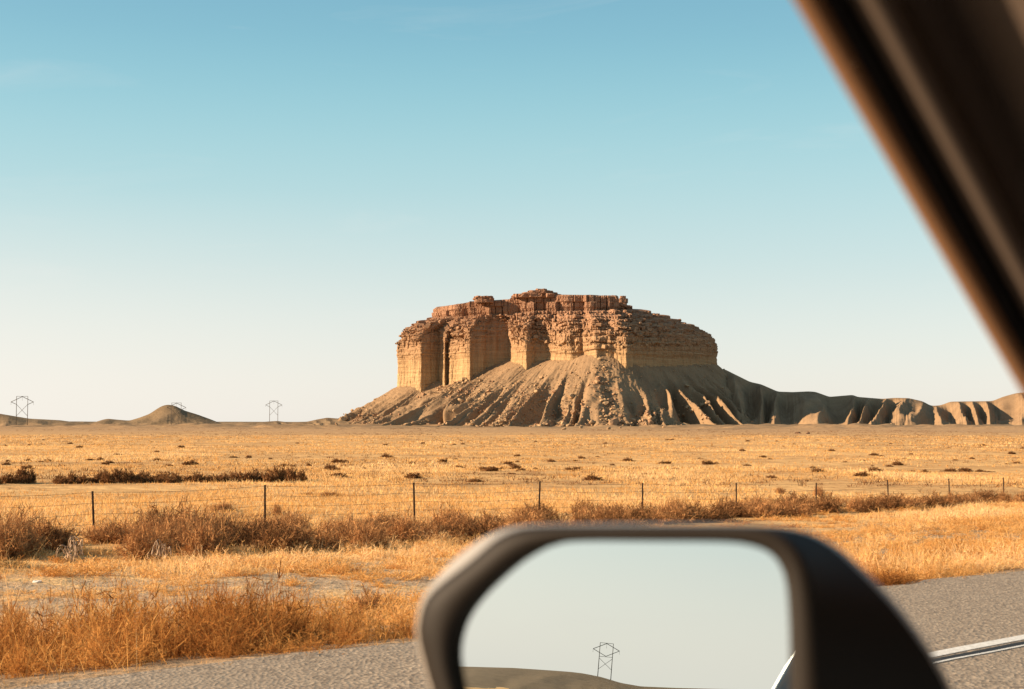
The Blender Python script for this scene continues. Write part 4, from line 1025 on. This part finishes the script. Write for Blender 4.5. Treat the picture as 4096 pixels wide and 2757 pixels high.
bz = np.array([on_plane(GLS, 0.012), on_plane(GLS, 0.005), on_plane(lerp(GLS, RIM1, 0.10), 0.001), on_plane(lerp(GLS, RIM1, 0.5), 0.0), on_plane(lerp(GLS, RIM1, 0.9), 0.0005), on_plane(RIM1, 0.003), on_plane_var(lerp(RIM1, RIM2, 0.5), 0.004 + (dep2 - 0.004) * 0.5), on_plane_var(RIM2, dep2)])
link('bezel', grid_mesh('bezel', bz, closed=True, smooth=True), M['bezel'], side_mirror)
gl = on_plane(GLS, 0.0075); gb = on_plane(GLS, 0.0115); n = len(gl)
link('mirror_glass', mk_mesh('mirror_glass', np.concatenate([gl, gb, [gl.mean(0)], [gb.mean(0)]]), [np.array([(i, (i + 1) % n, 2 * n) for i in range(n)]), np.array([(n + (i + 1) % n, n + i, 2 * n + 1) for i in range(n)]), np.array([(i, n + i, n + (i + 1) % n, (i + 1) % n) for i in range(n)])]), M['mirror'], side_mirror)
b = MB(); b.box((0.60, 0.34, EYE - 0.24), (0.78, 0.46, EYE - 0.16), fn); b.build('mirror_arm', M['shell'], side_mirror, bevel=0.012)
# window pillar: long strips between two ends of the pillar
PT, PB = at(3170, 0, 0.575), at(4050, 1510, 0.725)
PE = np.array([0, 0, EYE]) - (PT + PB) / 2; PE /= np.linalg.norm(PE)
def edge_pt(k, off, dl):
    # the pillar is straight: k = 0 and 1 are two points on it; off in pixels across at k = 0, dl metres nearer to the eye
    return PT + (PB - PT) * k + np.array([off * 0.575 / F, 0, 0]) + PE * dl
def pillar_strip(name, edges, mat):
    ks = np.linspace(-0.96, 2.3, 24)
    P = np.array([[edge_pt(k_, o_, d_) for k_ in ks] for o_, d_ in edges])
    return link(name, grid_mesh(name, P, closed=False, smooth=True), mat, car)
pillar_strip('window_frame', [(60, -0.05), (2, -0.03), (0, -0.004), (18, 0.002), (60, 0.006), (108, 0.008), (122, 0.005), (126, -0.01)], M['edge'])
pillar_strip('window_seal', [(118, -0.012), (124, 0.001), (150, 0.004), (185, 0.002), (200, -0.004), (225, -0.006), (250, -0.006)], M['dark'])
pillar_strip('pillar_trim', [(236, -0.012), (240, 0.0), (262, 0.008), (300, 0.018), (345, 0.0225), (385, 0.021), (420, 0.012), (445, 0.0), (480, -0.008), (560, -0.010), (650, -0.004), (740, 0.016), (850, 0.042), (1000, 0.075), (1300, 0.11), (1800, 0.16)], M['trim'])
# roof, body sides, bonnet, tail and wheels (outside the frame but in the mirror, and shading the cabin)
b = MB(); b.box((-2.25, -1.25, EYE + 0.30), (0.42, 0.335, EYE + 0.33), fn); b.build('headliner', M['lining'], car)
b = MB(); b.box((-2.3, -1.28, EYE + 0.333), (0.45, 0.37, EYE + 0.38), fn); b.build('roof', M['paint'], car, bevel=0.02)
b = MB(); b.box((-2.75, 0.36, 0.30), (0.95, 0.47, EYE - 0.26), fn); b.box((-2.75, -1.40, 0.30), (0.95, -1.29, EYE - 0.26), fn); b.box((-2.75, -1.288, 0.28), (2.0, 0.358, 0.34), fn)
b.box((0.952, -1.38, 0.342), (2.05, 0.45, EYE - 0.33), fn); b.box((-2.95, -1.36, 0.33), (-2.752, 0.43, EYE - 0.26), fn); b.build('body', M['paint'], car, bevel=0.03)
b = MB(); b.box((0.45, -1.26, EYE - 0.55), (0.948, 0.34, EYE - 0.30), fn); b.build('dashboard', M['trim'], car, bevel=0.04)
def slanted(u0, u1, v0_, v1_, du):
    b = MB(); b.box((u0, v0_, EYE - 0.258), (u1, v1_, EYE + 0.332), lambda p: uvz(p[0] + du * (p[2] - EYE), p[1], p[2])); return b
slanted(-0.62, -0.48, 0.27, 0.335, -0.08).build('door_pillar', M['trim'], car)
b = MB(); b.box((-2.45, 0.33, EYE - 0.258), (-1.9, 0.378, EYE + 0.332), lambda p: uvz(p[0] + 0.3 * (p[2] - EYE), p[1] - 0.50 * (p[2] - EYE) - 0.004, p[2])); b.build('rear_pillar', M['paint'], car, bevel=0.015)
slanted(-2.25, -1.95, -1.32, -1.24, 0.25).build('rear_pillar', M['paint'], car)
slanted(-0.62, -0.48, -1.31, -1.24, -0.08).build('door_pillar', M['trim'], car)
slanted(0.62, 0.70, -1.31, -1.24, -0.9).build('window_frame', M['trim'], car)
for (u0, v0_) in ((1.35, 0.37), (-2.0, 0.37), (1.35, -1.30), (-2.0, -1.30)):
    c_ = uvz(u0, v0_, 0.33)
    t_ = MB(); t_.tube([uvz(u0, v0_ - 0.10, 0.33), uvz(u0, v0_ - 0.09, 0.33), uvz(u0, v0_ + 0.09, 0.33), uvz(u0, v0_ + 0.10, 0.33)], [0.29, 0.33, 0.33, 0.29], 28); wo = t_.build('wheel', M['tyre'], car, True)
    sgn = 1 if v0_ > 0 else -1
    t_ = MB(); t_.tube([uvz(u0, v0_ + sgn * 0.101, 0.33), uvz(u0, v0_ + sgn * 0.108, 0.33)], [0.22, 0.20], 24); t_.build('rim', M['rim'], wo)
